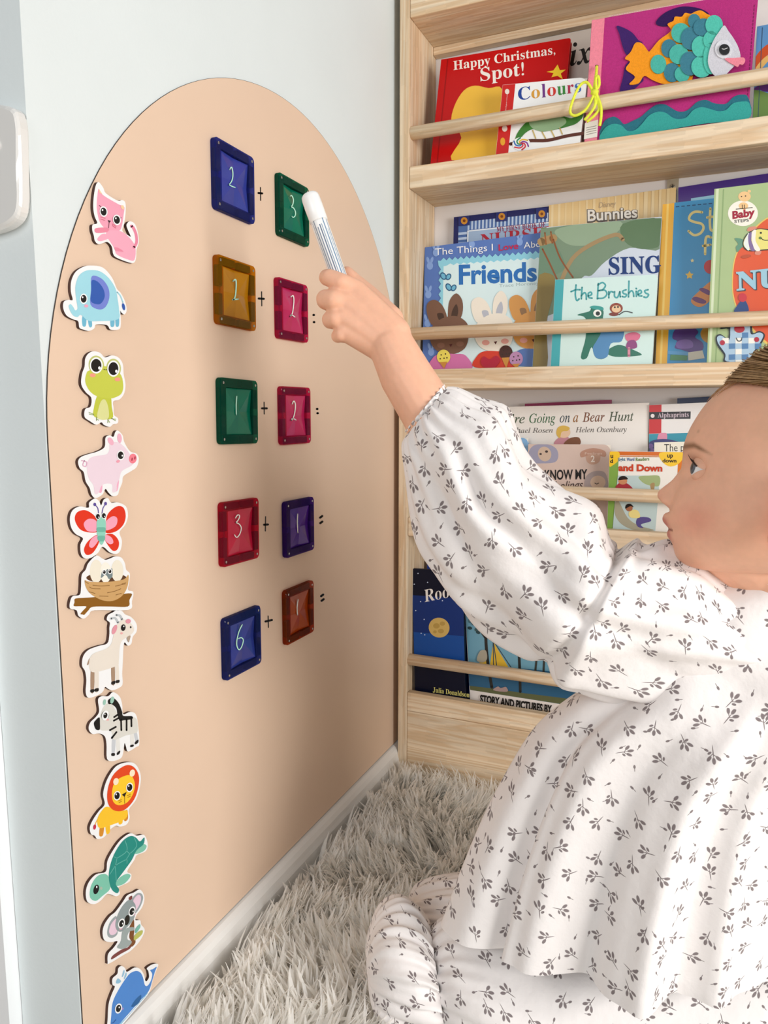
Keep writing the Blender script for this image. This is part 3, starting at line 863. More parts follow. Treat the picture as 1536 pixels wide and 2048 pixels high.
class Book:
    """a book leaning back on a shelf: cover, pages, spine and printed art, all on its own tilted plane"""
    def __init__(self, name, label, shelf, crop, TL, TR, BL, yb, yt, thick, cover, spine=None, board=False, corner=0, group=None):
        zs = SHELF[shelf][0] + .0148
        ox, oy, s = crop
        g = lambda q: (ox + q[0] * s, oy + q[1] * s)
        top = unp(*g(TL), 1, yt)
        p0 = np.array([0, yb, zs])
        d = np.array([0, yt - yb, top[2] - zs])
        d /= np.linalg.norm(d)
        self.n = np.array([0, -d[2], d[1]])
        low = unpl(*g(BL), p0, self.n)
        ev = top - low
        H = np.linalg.norm(ev)
        ev /= H
        eu = np.cross(ev, -self.n) * -1
        eu = np.cross(ev, self.n)
        if eu[0] < 0:
            eu = -eu
        tr = unpl(*g(TR), p0, self.n)
        Wd = np.dot(tr - top, eu)
        # stretch down to the shelf (lowest corner touches)
        k = (low[2] - zs) / ev[2]
        if eu[2] < 0:
            k += Wd * eu[2] / ev[2]
        o = low - ev * k
        H += k
        self.o, self.eu, self.ev, self.W, self.H, self.t = o, eu, ev, Wd, H, thick
        self.pl = Plane(o, self.n, crop)
        self.crop = crop
        c = o + eu * Wd / 2 - self.n * thick / 2
        self.e = thing(name, (c[0], c[1], zs), label, 'book', group or 'picture books on the bookcase')
        ct = .0016 if not board else .0022
        spine = spine or cover
        def pt(u, v, w):
            return o + eu * u + ev * v - self.n * w
        def slab(nm, u0, u1, v0, v1, w0, w1, mat, rc=0):
            lp = []
            if rc:
                for cx, cy, a0 in ((u1 - rc, v0 + rc, -90), (u1 - rc, v1 - rc, 0)):
                    for j in range(6):
                        a = math.radians(a0 + 18 * j)
                        lp.append((cx + rc * math.cos(a), cy + rc * math.sin(a)))
                lp += [(u0, v1), (u0, v0)]
            else:
                lp = [(u0, v0), (u1, v0), (u1, v1), (u0, v1)]
            n = len(lp)
            V = [pt(u, v, w0) for u, v in lp] + [pt(u, v, w1) for u, v in lp]
            Fc = [tuple(range(n)), tuple(range(2 * n - 1, n - 1, -1))] + [(i, i + n, (i + 1) % n + n, (i + 1) % n) for i in range(n)]
            return obj(nm, V, Fc, mat, self.e)
        sp = min(.004, thick * .3)
        self.cov = slab('front_cover', 0, Wd, 0, H, 0, ct, cover, corner)
        slab('back_cover', 0, Wd, 0, H, thick - ct, thick, cover, corner)
        slab('spine', 0, .0014, 0, H, ct, thick - ct, spine)
        m = .0008 if board else .003
        slab('page_block', .0015, Wd - m, m, H - m, ct + .0001, thick - ct - .0001, PAGES)
        BOOKS[name] = self

    def uv(self, u, v):                      # pixel-free placement: fractions of the cover
        return self.o + self.eu * self.W * u + self.ev * self.H * v

    def px(self, u, v):                      # the same, given as crop pixels
        p = self.uv(u, v) - CAM
        z = np.dot(p, FW)
        x, y = 768 + F * np.dot(p, RT) / z, 1024 - F * np.dot(p, UP) / z
        return ((x - self.crop[0]) / self.crop[2], (y - self.crop[1]) / self.crop[2])

    def rect(self, name, u0, v0, u1, v1, col, **kw):
        return self.art(name, [[self.px(u0, v0), self.px(u1, v0), self.px(u1, v1), self.px(u0, v1)]], col, smooth=0)

    def clip(self, lp):
        """keep an outline inside the cover"""
        out = []
        P = [self.pl.at(q) - self.o for q in lp]
        for p in P:
            u, v = np.clip(np.dot(p, self.eu), .0002, self.W - .0002), np.clip(np.dot(p, self.ev), .0002, self.H - .0002)
            out.append(self.px(u / self.W, v / self.H))
        return out

    def art(self, name, loops, col, smooth=4, thick=0, mat=None, w=0):
        mt = mat or gloss(col)
        if w:
            return self.pl.strokes(name, loops, w, mt, self.e)
        r = None
        for lp in loops:
            lp = np.asarray(lp, float)
            if smooth and 3 < len(lp) < 28:
                lp = smooth_loop(lp, smooth)
            lp = self.clip(lp)
            r = self.pl.patch(name, [lp], mt, self.e, thick=thick, smooth=0)
        return r

    def text(self, s, bl, br, h, col, **kw):
        return lettering(self.pl, 'lettering', s, bl, br, h, gloss(col, .4), self.e, **kw)


SER, ITA, BIT = 0x1D400, 0x1D434, 0x1D468
# ---------------- top shelf
b = Book('christmas_book', 'red hardcover with white Happy Christmas title and a yellow star', 1, C1, (208, 242), (735, 157), (165, 660), .034, .072, .011, gloss('#c00d10'), corner=.004)
b.text('Happy Christmas,', (258, 285), (672, 219), 37, '#f3ece2', base=SER)
b.text('Spot!', (368, 330), (545, 305), 54, '#f3ece2', base=SER)
b.art('yellow_shape', [[(250, 500), (262, 430), (300, 368), (345, 348), (400, 358), (455, 362), (455, 500), (440, 600), (425, 630), (250, 650), (290, 560)]], '#f2bf45')
b.art('star', [[(681, 262), (690, 285), (714, 283), (694, 299), (702, 322), (680, 308), (656, 314), (664, 297), (636, 292), (664, 286)]], '#f5d033', smooth=0)
b.art('spine_groove', [[b.px(.055, .01), b.px(.055, .99)]], '#9c0a0d', w=4)

b = Book('script_title_book', 'pale grey book with black script letters behind the red one', 1, C1, (560, 168), (900, 118), (540, 600), .088, .110, .009, gloss('#c9c0b6'))
b.text('ix', (732, 268), (822, 252), 92, '#15120f', base=BIT)

b = Book('colours_board_book', 'white board book titled Colours with a red spine', 1, C1, (458, 345), (806, 290), (430, 622), .0225, .0262, .0095, gloss('#f1f1f0'), gloss('#c92020'), board=True, corner=.012)
b.rect('spine_band', 0, 0, .155, 1, '#c8201d')
for ch, x0, x1, yb_, h, col in [('C', 521, 571, 408, 52, '#1d3f92'), ('o', 575, 610, 401, 35, '#d79a35'), ('l', 617, 634, 397, 55, '#6c2f80'), ('o', 640, 675, 392, 36, '#d0342c'), ('u', 680, 716, 387, 35, '#3b8a3d'), ('r', 720, 747, 381, 35, '#b42a4c'), ('s', 752, 777, 376, 36, '#2d68b5')]:
    b.text(ch, (x0, yb_), (x1, yb_ - (x1 - x0) * .15), h, col, base=SER)
lettering(b.pl, 'lettering', 'Alphaprints', (470, 470), (478, 385), 14, gloss('#f2c7c2'), b.e)
b.art('spine_dot', [ell(476, 372, 9, 11), ell(466, 522, 11, 13)], '#e9dcd0')
b.art('spine_dot', [ell(458, 575, 10, 16)], '#e3a02a')
b.art('lizard', [[(505, 590), (515, 545), (550, 500), (580, 485), (690, 472), (740, 480), (770, 455), (795, 440), (795, 462), (760, 500), (720, 515), (680, 525), (620, 535), (580, 525), (545, 545), (520, 580)]], '#3f7d33')
b.art('lizard_belly', [[(570, 490), (690, 475), (715, 500), (660, 530), (590, 528)]], '#8fae85')
b.art('branch', [[(490, 585), (560, 572), (640, 570), (720, 552), (795, 540)]], '#5a2a1c', w=13)
b.art('lizard_leg', [[(580, 530), (592, 562)], [(618, 536), (632, 562)], [(655, 530), (668, 556)], [(690, 520), (700, 545)]], '#c9b06a', w=5)
b.art('lollipop', [ell(533, 584, 36, 27, -8)], '#eef0ee')
for i, col in enumerate(['#d03a4a', '#3a6fb5', '#2f8a5a', '#e0b23a', '#8a3f9a', '#d03a4a']):
    a0 = i * math.pi / 3
    b.art('lollipop_swirl', [[(533 + 33 * t * math.cos(a0 + 2.6 * t), 584 + 25 * t * math.sin(a0 + 2.6 * t)) for t in (.1, .4, .7, .97)]], col, w=6)

# felt quiet book
FELT = lambda c: pm(c, .95, .07, 420, 'felt', .1, .5, 900, sheen=.25)
b = Book('felt_fish_book', 'magenta felt cloth book with a colourful fish and teal waves', 1, C1, (820, 82), (1497, -18), (790, 570), .023, .0265, .015, FELT('#b8307c'), FELT('#ef7f93'))
b.rect('spine_band', 0, 0, .082, 1, None) if False else b.art('spine_band', [[b.px(0, 0), b.px(.083, 0), b.px(.083, 1), b.px(0, 1)]], '', smooth=0, mat=FELT('#f08a9c'), thick=.0008)
def felt(name, loops, col, lift, th=.0014, crop=C5, sm=4):
    pl = Plane(b.o, b.n, crop)
    for lp in loops:
        pl.patch(name, [lp], FELT(col), b.e, lift=lift, thick=th, smooth=sm)
felt('back_wave', [[(-440, 1475), (-330, 1400), (-250, 1430), (-190, 1490), (-90, 1450), (10, 1400), (90, 1330), (190, 1260), (290, 1250), (370, 1290), (450, 1335), (540, 1335), (610, 1290), (690, 1220), (790, 1198), (880, 1235), (960, 1248), (1040, 1240), (1120, 1165), (1210, 1135), (1300, 1170), (1300, 1420), (800, 1470), (200, 1570), (-440, 1680)]], '#2c7283', .0001, .0012)
felt('front_wave', [[(-440, 1560), (-340, 1490), (-230, 1500), (-150, 1570), (-60, 1560), (20, 1490), (110, 1385), (220, 1340), (310, 1355), (400, 1415), (480, 1428), (560, 1405), (640, 1320), (740, 1285), (850, 1310), (940, 1335), (1030, 1320), (1110, 1245), (1200, 1220), (1312, 1238), (1290, 1430), (800, 1480), (200, 1580), (-440, 1690)]], '#3aa59d', .0014, .0012)
felt('tail_fin', [[(-280, 310), (-180, 340), (-90, 395), (-20, 480), (30, 520), (-20, 640), (-80, 620), (-110, 680), (-180, 630), (-225, 500), (-250, 400)], [(-130, 735), (-60, 700), (40, 930), (0, 1000), (-100, 1085), (-240, 1110), (-205, 930), (-180, 800)]], '#3d1f66', .0001)
felt('top_fin', [[(190, 280), (240, 200), (340, 130), (480, 82), (600, 80), (740, 110), (830, 180), (700, 260), (450, 290), (280, 315)]], '#301251', .0001)
felt('orange_body', [[(-110, 620), (-60, 520), (0, 510), (50, 545), (100, 615), (130, 600), (230, 480), (370, 370), (330, 290), (400, 250), (420, 200), (500, 200), (540, 155), (610, 165), (660, 140), (730, 125), (800, 165), (840, 210), (700, 400), (640, 900), (560, 1010), (300, 1010), (150, 960), (50, 910), (-20, 1000), (-130, 1010), (-60, 920), (-170, 830), (-120, 740), (-180, 700)]], '#f59a1f', .0015)
SCALE_A, SCALE_B = '#4db5a6', '#3f7f92'
for i, (cx, cy, rx, ry, col) in enumerate([(220, 770, 95, 115, SCALE_A), (350, 580, 95, 110, SCALE_B), (385, 870, 100, 115, SCALE_B), (490, 395, 115, 120, SCALE_A), (465, 650, 115, 120, SCALE_A), (505, 890, 90, 95, SCALE_A), (650, 250, 75, 85, SCALE_B), (620, 460, 130, 140, SCALE_B), (600, 760, 120, 145, SCALE_B), (760, 330, 120, 110, SCALE_B), (745, 560, 125, 135, '#55c3b0'), (740, 800, 125, 130, '#55c3b0'), (890, 300, 105, 120, '#55c3b0'), (850, 480, 90, 110, '#55c3b0'), (850, 700, 90, 190, '#55c3b0')]):
    felt('scale', [ell(cx, cy, rx, ry, 0, 22)], col, .0030 + .0011 * (i // 3), .0013, sm=0)
felt('face', [[(1010, 305), (1060, 370), (1130, 470), (1185, 580), (1205, 690), (1160, 760), (1080, 840), (1000, 920), (910, 915), (850, 850), (815, 740), (835, 600), (890, 470), (950, 380)]], '#d3d2da', .0088)
felt('eye_disc', [ell(1005, 590, 105, 112, 0, 26)], '#e2e2e8', .0103, .0012, sm=0)
felt('lips', [[(1020, 700), (1130, 695), (1240, 690), (1262, 730), (1230, 775), (1195, 770), (1170, 800), (1110, 770), (1050, 735)]], '#f08d9d', .0103, .0015)
pb = Plane(b.o, b.n, C5)
pb.patch('button_eye', [ell(1013, 592, 65, 64, 0, 26)], pm('#101012', .25, .05, 40, 'button', .5), b.e, .0116, .0022, 0)
pb.strokes('button_thread', [[(985, 585), (1012, 590), (1050, 575)]], 8, pm('#d8d8d8', .6, .05, 40, 'thread'), b.e, .0139)
pb.strokes('stitching', [[(x0 + i * 30, 130 - (x0 + i * 30) * .171), (x0 + i * 30 + 16, 130 - (x0 + i * 30 + 16) * .171)] for x0 in (-370,) for i in range(40)], 6, pm('#f2b9d4', .7, .05, 40, 'pink_thread'), b.e, .0003)
pb.strokes('stitching', [[(1372 - i * 3.3, 60 + i * 44), (1370 - i * 3.3, 84 + i * 44)] for i in range(28)], 9, pm('#7d1c52', .7, .05, 40, 'dark_thread'), b.e, .0003)
pl = Plane(b.o, b.n, C1)
pl.patch('care_label', [[(792, 500), (846, 486), (842, 556), (788, 566)]], pm('#ece7df', .8, .03, 80, 'label_cloth'), b.e, .0014, .0002, 0)
pl.strokes('label_print', [[(798, 520 + 9 * i), (838, 511 + 9 * i)] for i in range(4)], 2.2, gloss('#8d8780', .7), b.e, .0018)
pl.patch('cord_hole', [ell(840, 268, 7, 5)], pm('#5d1f2c', .9, .05, 40, 'hole'), b.e, .0010, 0, 0)
# tied yellow cord hanging over the rail
YC = pm('#e8ee4a', .7, .06, 300, 'yellow_cord', .2, .4, 900)
cord = thing('cord_bow', unp(1190, 180, 1, .012), 'bright yellow cord tied in a loop on the felt book spine', 'cord')
def cordline(pts, nm):
    P = np.array([unp(780 + x * .4922, y * .4922, 1, yy) for x, y, yy in pts])
    v, f = tube_vf(smooth_loop(P, 5, False), .0021, 8)
    obj(nm, v, f, YC, cord, True)
cordline([(840, 270, .020), (838, 300, .012), (832, 340, .004), (828, 378, -.003)], 'cord_strand')
cordline([(828, 378, -.006), (800, 335, -.006), (770, 350, -.006), (742, 410, -.0065), (732, 455, -.0065), (752, 470, -.0065), (790, 450, -.0065), (815, 415, -.0065), (830, 378, -.0065)], 'cord_loop')
cordline([(832, 372, -.004), (850, 345, -.005), (845, 310, -.005), (836, 330, -.005), (842, 400, -.0065), (850, 440, -.0065), (830, 470, -.006), (800, 495, -.004)], 'cord_loop')
cordline([(830, 380, -.0045), (835, 420, -.0085), (818, 455, -.008), (790, 488, -.005)], 'cord_end')
cordline([(838, 380, -.0045), (856, 430, -.008), (858, 470, -.007), (852, 512, -.004)], 'cord_end')
v, f = tube_vf([unp(780 + 822 * .4922, 372 * .4922, 1, -.006), unp(780 + 842 * .4922, 380 * .4922, 1, -.007)], .0045, 8)
obj('knot', v, f, YC, cord, True)

b = Book('rainbow_book', 'blue picture book with a rainbow, right of the felt book', 1, C5, (1405, 318), (2200, 190), (1352, 1400), .027, .052, .010, gloss('#5f93c4'))
b.art('rainbow', [[(1350, 760), (1400, 660), (1480, 570), (1560, 520), (1700, 490), (1700, 620), (1560, 640), (1440, 760), (1385, 830)]], '#c8542c')
b.art('rainbow', [[(1385, 830), (1440, 745), (1540, 660), (1700, 620), (1700, 700), (1560, 720), (1450, 830)]], '#e3b46a')
b.art('flowers', [[(1372, 1060), (1440, 1020), (1540, 1000), (1620, 1000), (1620, 1090), (1500, 1100), (1440, 1080), (1378, 1090)]], '#62337a')
b.art('grass', [[(1366, 1080), (1440, 1085), (1540, 1120), (1760, 1100), (1760, 1420), (1340, 1430)]], '#6d8a4c', smooth=0)
b.art('spine_groove', [[b.px(.085, .02), b.px(.085, .98)]], '#39516a', w=8)

# ---------------- second shelf
b = Book('nursery_book', 'dark blue book of nursery rhymes with striped border and red title', 2, C2, (225, 197), (700, 140), (212, 800), .1025, .1138, .009, gloss('#23265e'))
b.rect('border', .045, .03, .97, .965, '#4f6fa8')
for i in range(26):
    b.rect('stripe', .13 + i * .033, .915, .13 + i * .033 + .016, .965, '#b9cbe4')
for i in range(9):
    b.rect('stripe', .045, .89 - i * .03, .125, .905 - i * .03, '#b9cbe4')
b.rect('panel_edge', .128, .05, .95, .912, '#e8edf2')
b.rect('panel', .14, .05, .94, .905, '#9fb6d2')
for q in ((268, 212), (425, 194), (592, 183)):
    b.art('corner_square', [[(q[0] - 24, q[1] - 22), (q[0] + 22, q[1] - 26), (q[0] + 22, q[1] + 18), (q[0] - 24, q[1] + 22)]], '#2a3270', smooth=0)
    b.art('flower', [ell(q[0], q[1], 14, 15)], '#c98a2e')
    b.art('flower_centre', [ell(q[0], q[1], 6, 6)], '#7b3f18')
b.text('MY FIRST BOOK OF', (404, 258), (608, 236), 20, '#8a2f55', base=SER)
b.text('NURSERY', (338, 318), (710, 272), 50, '#b01830', base=SER)

b = Book('friends_book', 'pale blue book titled Friends with three soft bunnies', 2, C2, (104, 323), (610, 272), (93, 818), .0465, .0745, .008, gloss('#5a79bb'))
for q in ((125, 400), (118, 520), (130, 760), (115, 640), (300, 310), (500, 300), (150, 345)):
    b.art('bunny_print', [ell(q[0], q[1], 13, 16), ell(q[0] - 8, q[1] - 24, 6, 14, -15), ell(q[0] + 8, q[1] - 24, 6, 14, 15)], '#86a4da')
b.art('zigzag_border', [[(158, 378)] + [(158 + 12 * i, 374 - 12 * i * .075 + (6 if i % 2 else -6)) for i in range(1, 38)] + [(610, 340), (610, 830), (165, 830)] + [(163 + (8 if i % 2 else -2), 820 - 15 * i) for i in range(1, 29)]], '#8fd0e3', smooth=0)
b.art('cover_panel', [[(182, 402)] + [(182 + 14 * i, 396 - 14 * i * .07 + (4 if i % 2 else -4)) for i in range(1, 31)] + [(610, 366), (610, 830), (185, 830), (178, 620)]], '#d8eef0', smooth=0)
b.text('The Things I', (146, 356), (388, 336), 28, '#f2f4f6')
b.text('Love', (412, 337), (494, 328), 26, '#c41f4c', bold=.012)
b.text('About', (517, 328), (625, 316), 26, '#f2f4f6')
b.text('Friends', (246, 476), (572, 462), 80, '#2c6fb7', bold=.03)
b.text('Trace Moroney', (414, 490), (580, 478), 13, '#a9bcc0')
for cx, cy in ((190, 446), (212, 492)):
    b.art('butterfly', [ell(cx - 9, cy - 3, 12, 17, -30), ell(cx + 12, cy, 11, 15, 30)], '#2f5f86')
    b.art('butterfly_wing', [ell(cx - 9, cy - 3, 8, 12, -30), ell(cx + 12, cy, 7, 10, 30)], '#6fb6d4')
for ox_, fur, inner, dress in ((195, '#7a5a49', '#4a372e', '#d476ac'), (382, '#f0e8d9', '#b9bcc6', '#d5402c'), (540, '#d59a55', '#93714f', '#5a7ab8')):
    dy = -(ox_ - 195) * .06
    L = lambda pts: [[(ox_ + x, y + dy) for x, y in pts]]
    b.art('bunny_ear', L([(-82, 560), (-50, 542), (-15, 570), (0, 630), (-55, 650), (-80, 610)]), fur)
    b.art('bunny_ear', L([(5, 600), (12, 545), (40, 515), (65, 545), (65, 600), (40, 645), (10, 640)]), fur)
    b.art('inner_ear', L([(-40, 600), (-15, 600), (-12, 632), (-30, 630)]), inner)
    b.art('inner_ear', L([(22, 590), (40, 560), (48, 590), (38, 625), (20, 625)]), inner)
    b.art('bunny_head', L([(-65, 660), (-20, 620), (40, 610), (85, 640), (92, 690), (75, 745), (20, 770), (-40, 755), (-68, 715)]), fur)
    b.art('bunny_dress', L([(-70, 835), (-62, 790), (-30, 768), (30, 768), (80, 775), (100, 835)]), dress)
    b.art('bunny_eye', L([(-12, 697), (-8, 694), (-4, 697), (-8, 702)]) + L([(36, 690), (40, 687), (44, 690), (40, 695)]), '#2a1c18')
    b.art('bunny_nose', L([(10, 728), (24, 726), (17, 740)]), '#5a2f2f', smooth=0)
    b.art('bunny_cheek', [ell(ox_ - 24, 732 + dy, 16, 11), ell(ox_ + 56, 726 + dy, 16, 11)], '#e6a79c' if fur != '#7a5a49' else '#8a6655')
for cx, cy, col in ((182, 780, '#f0df62'), (442, 762, '#4a2a22'), (485, 788, '#c08fb8')):
    b.art('ice_cream', [ell(cx, cy, 28, 30)], col)
    b.art('cone', [[(cx - 18, cy + 22), (cx + 16, cy + 20), (cx + 2, 830)]], '#cf9140', smooth=0)
    b.art('sprinkles', [ell(cx + dx, cy + dy2, 3) for dx, dy2 in ((-10, -8), (8, -12), (2, 6), (-14, 8), (14, 4))], '#3a2a20')
b.art('heart', [[(337, 800), (350, 778), (375, 790), (402, 775), (418, 795), (400, 822), (380, 832), (350, 822)]], '#b3223a')

b = Book('bunnies_book', 'cream wood-grain book with Bunnies in white outlined letters', 2, C2, (622, 147), (1152, 94), (612, 800), .092, .113, .008, gloss('#e4c68f'))
for i in range(17):
    b.rect('grain', .02 + i * .057, .0, .02 + i * .057 + random.uniform(.012, .03), 1, random.choice(['#ecd5a6', '#d8b67c', '#e9cf9c']))
b.text('Disney', (830, 158), (902, 150), 22, '#b7a184', shear=.2)
b.text('Bunnies', (781, 216), (994, 200), 52, '#5e5650', bold=.075)
b.text('Bunnies', (784, 213), (991, 197), 47, '#e9e4da', bold=.02)

b = Book('sing_book', 'green leafy book with dark blue SING lettering', 2, C2, (588, 241), (1093, 197), (553, 822), .0345, .0620, .009, gloss('#cfd8e4'), gloss('#5f7a4f'))
b.rect('spine_band', 0, 0, .05, 1, '#6d7a4a')
b.art('leaf_mass', [[(590, 245), (1092, 200), (1092, 330), (960, 325), (860, 380), (800, 440), (760, 450), (700, 560), (640, 600), (575, 600), (575, 420)]], '#7a9077')
b.art('leaf', [[(650, 250), (760, 225), (920, 215), (900, 265), (800, 310), (720, 315), (670, 290)]], '#93a98d')
b.art('leaf', [[(930, 225), (1092, 205), (1092, 310), (1010, 330), (940, 300)]], '#5f7a59')
b.art('leaf', [[(575, 300), (640, 300), (690, 400), (640, 440), (575, 440)]], '#6d8a72')
b.art('bough', [[(590, 300), (640, 285)]], '#a98a5e', w=34)
b.art('bough', [[(670, 470), (720, 370), (800, 310), (900, 270), (930, 290)]], '#a38a62', w=17)
b.art('rope', [[(595, 330), (625, 390), (655, 455)], [(640, 290), (670, 370), (722, 448)]], '#8a5330', w=7)
b.art('rope', [[(605, 262), (610, 310)], [(630, 258), (636, 305)]], '#9a6136', w=6)
b.art('trunk', [[(566, 470), (640, 440), (640, 520), (612, 640), (615, 815), (556, 820)]], '#8c7a45')
b.text('SING', (872, 436), (1090, 428), 72, '#1f3c78', base=SER, bold=.01)

b = Book('toothbrush_book', 'light mint board book with handwritten teal title, teal spine and a crocodile', 2, C2, (648, 458), (1077, 431), (629, 818), .0225, .0258, .0095, gloss('#cfe9e4'), gloss('#3ea4ab'), board=True, corner=.006)
b.rect('spine_band', 0, 0, .09, 1, '#3fa7ae')
TEAL = '#3f9fa3'
def hand(b, lines, col, w, dx=0, dy=0, s=1):
    b.art('lettering', [[(dx + x * s, dy + y * s) for x, y in ln] for ln in lines], col, w=w)
# handwritten title
hand(b, [[(735, 480), (732, 520), (738, 545), (748, 538)], [(714, 508), (735, 500), (752, 500)], [(760, 490), (757, 538)], [(757, 525), (770, 512), (777, 520), (778, 540)], [(786, 526), (800, 520), (797, 510), (786, 516), (788, 532), (802, 535)],
         [(828, 474), (824, 538)], [(826, 480), (845, 470), (858, 482), (846, 500), (828, 504)], [(828, 504), (855, 502), (864, 518), (850, 534), (826, 536)], [(872, 508), (872, 534)], [(872, 520), (880, 508), (890, 510)], [(896, 508), (896, 528), (908, 532), (918, 508)], [(918, 508), (920, 530)],
         [(944, 500), (930, 506), (934, 516), (946, 520), (940, 530), (928, 528)], [(956, 464), (954, 530)], [(954, 516), (966, 504), (974, 512), (976, 528)], [(986, 506), (987, 528)], [(986, 494), (987, 496)], [(994, 520), (1008, 512), (1004, 502), (994, 508), (996, 524), (1010, 526)], [(1036, 500), (1022, 504), (1026, 514), (1038, 520), (1030, 532), (1018, 530)]], TEAL, 7)
b.art('crocodile', [[(740, 605), (790, 590), (800, 575), (830, 572), (850, 590), (850, 630), (900, 640), (905, 690), (870, 700), (860, 780), (820, 785), (800, 740), (780, 785), (755, 782), (775, 700), (775, 620)]], '#1f6f5a')
b.art('crocodile_tail', [[(860, 760), (910, 730), (960, 745), (1008, 768), (990, 776), (900, 780)]], '#1f6f5a')
b.art('dungarees', [[(835, 690), (850, 665), (930, 660), (925, 715), (880, 725), (865, 780), (820, 785), (805, 745), (820, 715)]], '#4a86b8')
b.art('cap', [[(792, 574), (810, 566), (845, 572), (848, 585), (820, 583)]], '#2f9a92')
b.art('eye_white', [ell(824, 598, 17, 15)], '#f4f4ee')
b.art('pupil', [ell(826, 599, 9, 9)], '#12201d')
b.art('monkey_body', [ell(893, 602, 20, 8)], '#7a2f1f')
b.art('monkey', [ell(903, 577, 27, 22)], '#8d3b22')
b.art('monkey_face', [ell(903, 580, 19, 15)], '#e8c49a')
b.art('monkey_eye', [ell(897, 573, 4), ell(910, 572, 4)], '#1a1210')
b.art('stick', [[(915, 604), (940, 590), (970, 596)]], '#2a3030', w=4)
b.art('mouse', [[(940, 690), (960, 680), (985, 678), (1004, 690), (990, 712), (950, 715)]], '#d56a8c')
b.art('mouse_dress', [[(952, 715), (982, 712), (988, 742), (946, 745)]], '#8a3a78')
b.art('mouse_leg', [[(956, 745), (956, 776)]], '#d58aa0', w=11)

b = Book('purple_book', 'purple book standing behind the blue and green ones', 2, C6, (270, 214), (1800, 60), (262, 1700), .097, .112, .008, gloss('#4a2f80'))
b = Book('light_blue_book', 'thin light blue book showing a strip above the blue star book', 2, C6, (390, 318), (1300, 240), (380, 1700), .086, .1, .006, gloss('#8fc0d4'))
b = Book('star_stories_book', 'bright blue book with yellow spine and cream St title letters', 2, C6, (118, 372), (1000, 282), (50, 1885), .056, .074, .011, gloss('#3a93c8'), gloss('#f0b32e'))
b.rect('spine_band', 0, 0, .135, 1, '#efb232')
b.rect('spine_shine', .05, 0, .075, 1, '#f7cf68')
b.art('stitch', [[(250 + i * 52, 398 - i * 5), (275 + i * 52, 396 - i * 5)] for i in range(8)], '#1f4a78', w=9)
hand(b, [[(495, 450), (430, 445), (385, 475), (375, 520), (430, 545), (490, 560), (510, 600), (480, 650), (420, 668), (368, 630)], [(575, 415), (570, 540), (580, 620), (610, 615)], [(545, 500), (620, 490)], [(580, 690), (545, 680), (528, 720), (525, 848)], [(505, 770), (575, 760)]], '#e9d78c', 24)
def star(cx, cy, r):
    return [(cx + r * (1 if i % 2 == 0 else .5) * math.sin(i * math.pi / 5), cy - r * (1 if i % 2 == 0 else .5) * math.cos(i * math.pi / 5)) for i in range(10)]
b.art('star', [star(403, 910, 20)], '#e6d9a0', smooth=0)
b.art('star', [star(376, 1050, 42)], '#e8b93f', smooth=0)
b.art('red_hat', [ell(575, 970, 62, 66)], '#c0262a')
b.art('scarf', [[(390, 1290), (480, 1190), (600, 1100), (620, 1220), (530, 1330), (450, 1350)]], '#d8863c')
b.art('scarf_stripe', [[(400, 1275), (440, 1255), (530, 1290), (520, 1320), (450, 1310)], [(470, 1190), (500, 1170), (570, 1200), (560, 1240)]], '#6a2d6a')
b.art('bear', [[(215, 1650), (230, 1580), (290, 1530), (400, 1540), (460, 1590), (430, 1640), (500, 1690), (500, 1760), (400, 1785), (300, 1760), (235, 1740), (260, 1680)]], '#5a3a86')
b.art('bear_tummy', [[(250, 1690), (330, 1660), (400, 1680), (400, 1740), (270, 1745)]], '#7d5aa8')
b.art('bear_friend', [[(480, 1600), (540, 1530), (620, 1560), (620, 1700), (520, 1680)]], '#d09a3a')
b.art('stacked_books', [[(170, 1770), (360, 1780), (360, 1815), (170, 1800)]], '#5a9fd0', smooth=0)
b.art('stacked_books', [[(195, 1805), (360, 1815), (355, 1862), (190, 1860)]], '#4f8a58', smooth=0)
b.art('stacked_books', [[(362, 1785), (500, 1765), (520, 1840), (365, 1862)]], '#d9d2be', smooth=0)

b = Book('sage_green_book', 'sage green hardcover with a striped fish and gingham toy bunny', 2, C6, (614, 228), (2100, 45), (540, 1890), .023, .0268, .012, gloss('#a7bd86'))
b.rect('spine_shine', .012, 0, .03, 1, '#d3dfbb')
b.art('spine_groove', [[b.px(.063, .01), b.px(.063, .99)]], '#8aa56c', w=12)
b.art('yellow_rim', [[(780, 1100), (800, 900), (880, 720), (1010, 580), (1140, 490), (1300, 480), (1300, 1760), (1100, 1700), (960, 1560), (840, 1400), (790, 1260)]], '#e2c060')
b.art('red_disc', [[(790, 1100), (812, 900), (890, 730), (1020, 590), (1140, 503), (1300, 490), (1300, 1740), (1110, 1680), (970, 1540), (850, 1390), (800, 1250)]], '#dc5426')
b.art('badge', [ell(885, 460, 143, 122)], '#f4f0e2')
b.art('badge_baby', [ell(900, 300, 60, 48), ell(890, 390, 45, 34), ell(945, 250, 16, 14)], '#eec488')
b.art('badge_lines', [[(820, 420), (880, 415), (975, 405)], [(878, 380), (880, 412)], [(898, 380), (900, 412)]], '#3a2c20', w=7)
b.art('badge_face', [ell(872, 300, 6), ell(910, 295, 6)], '#2a2018')
b.text('Baby', (786, 512), (1000, 480), 72, '#a3203a', bold=.04)
b.text('STEPS', (804, 552), (942, 538), 28, '#3a3a3a', bold=.01)
b.art('fish_tail', [[(806, 700), (860, 700), (890, 720), (890, 770), (860, 800), (830, 830), (820, 780), (840, 750)]], '#5f9277')
b.art('fish_fin', [[(930, 630), (940, 595), (1005, 585), (1010, 620)], [(1000, 850), (1010, 815), (1060, 820), (1045, 855)]], '#d98a74')
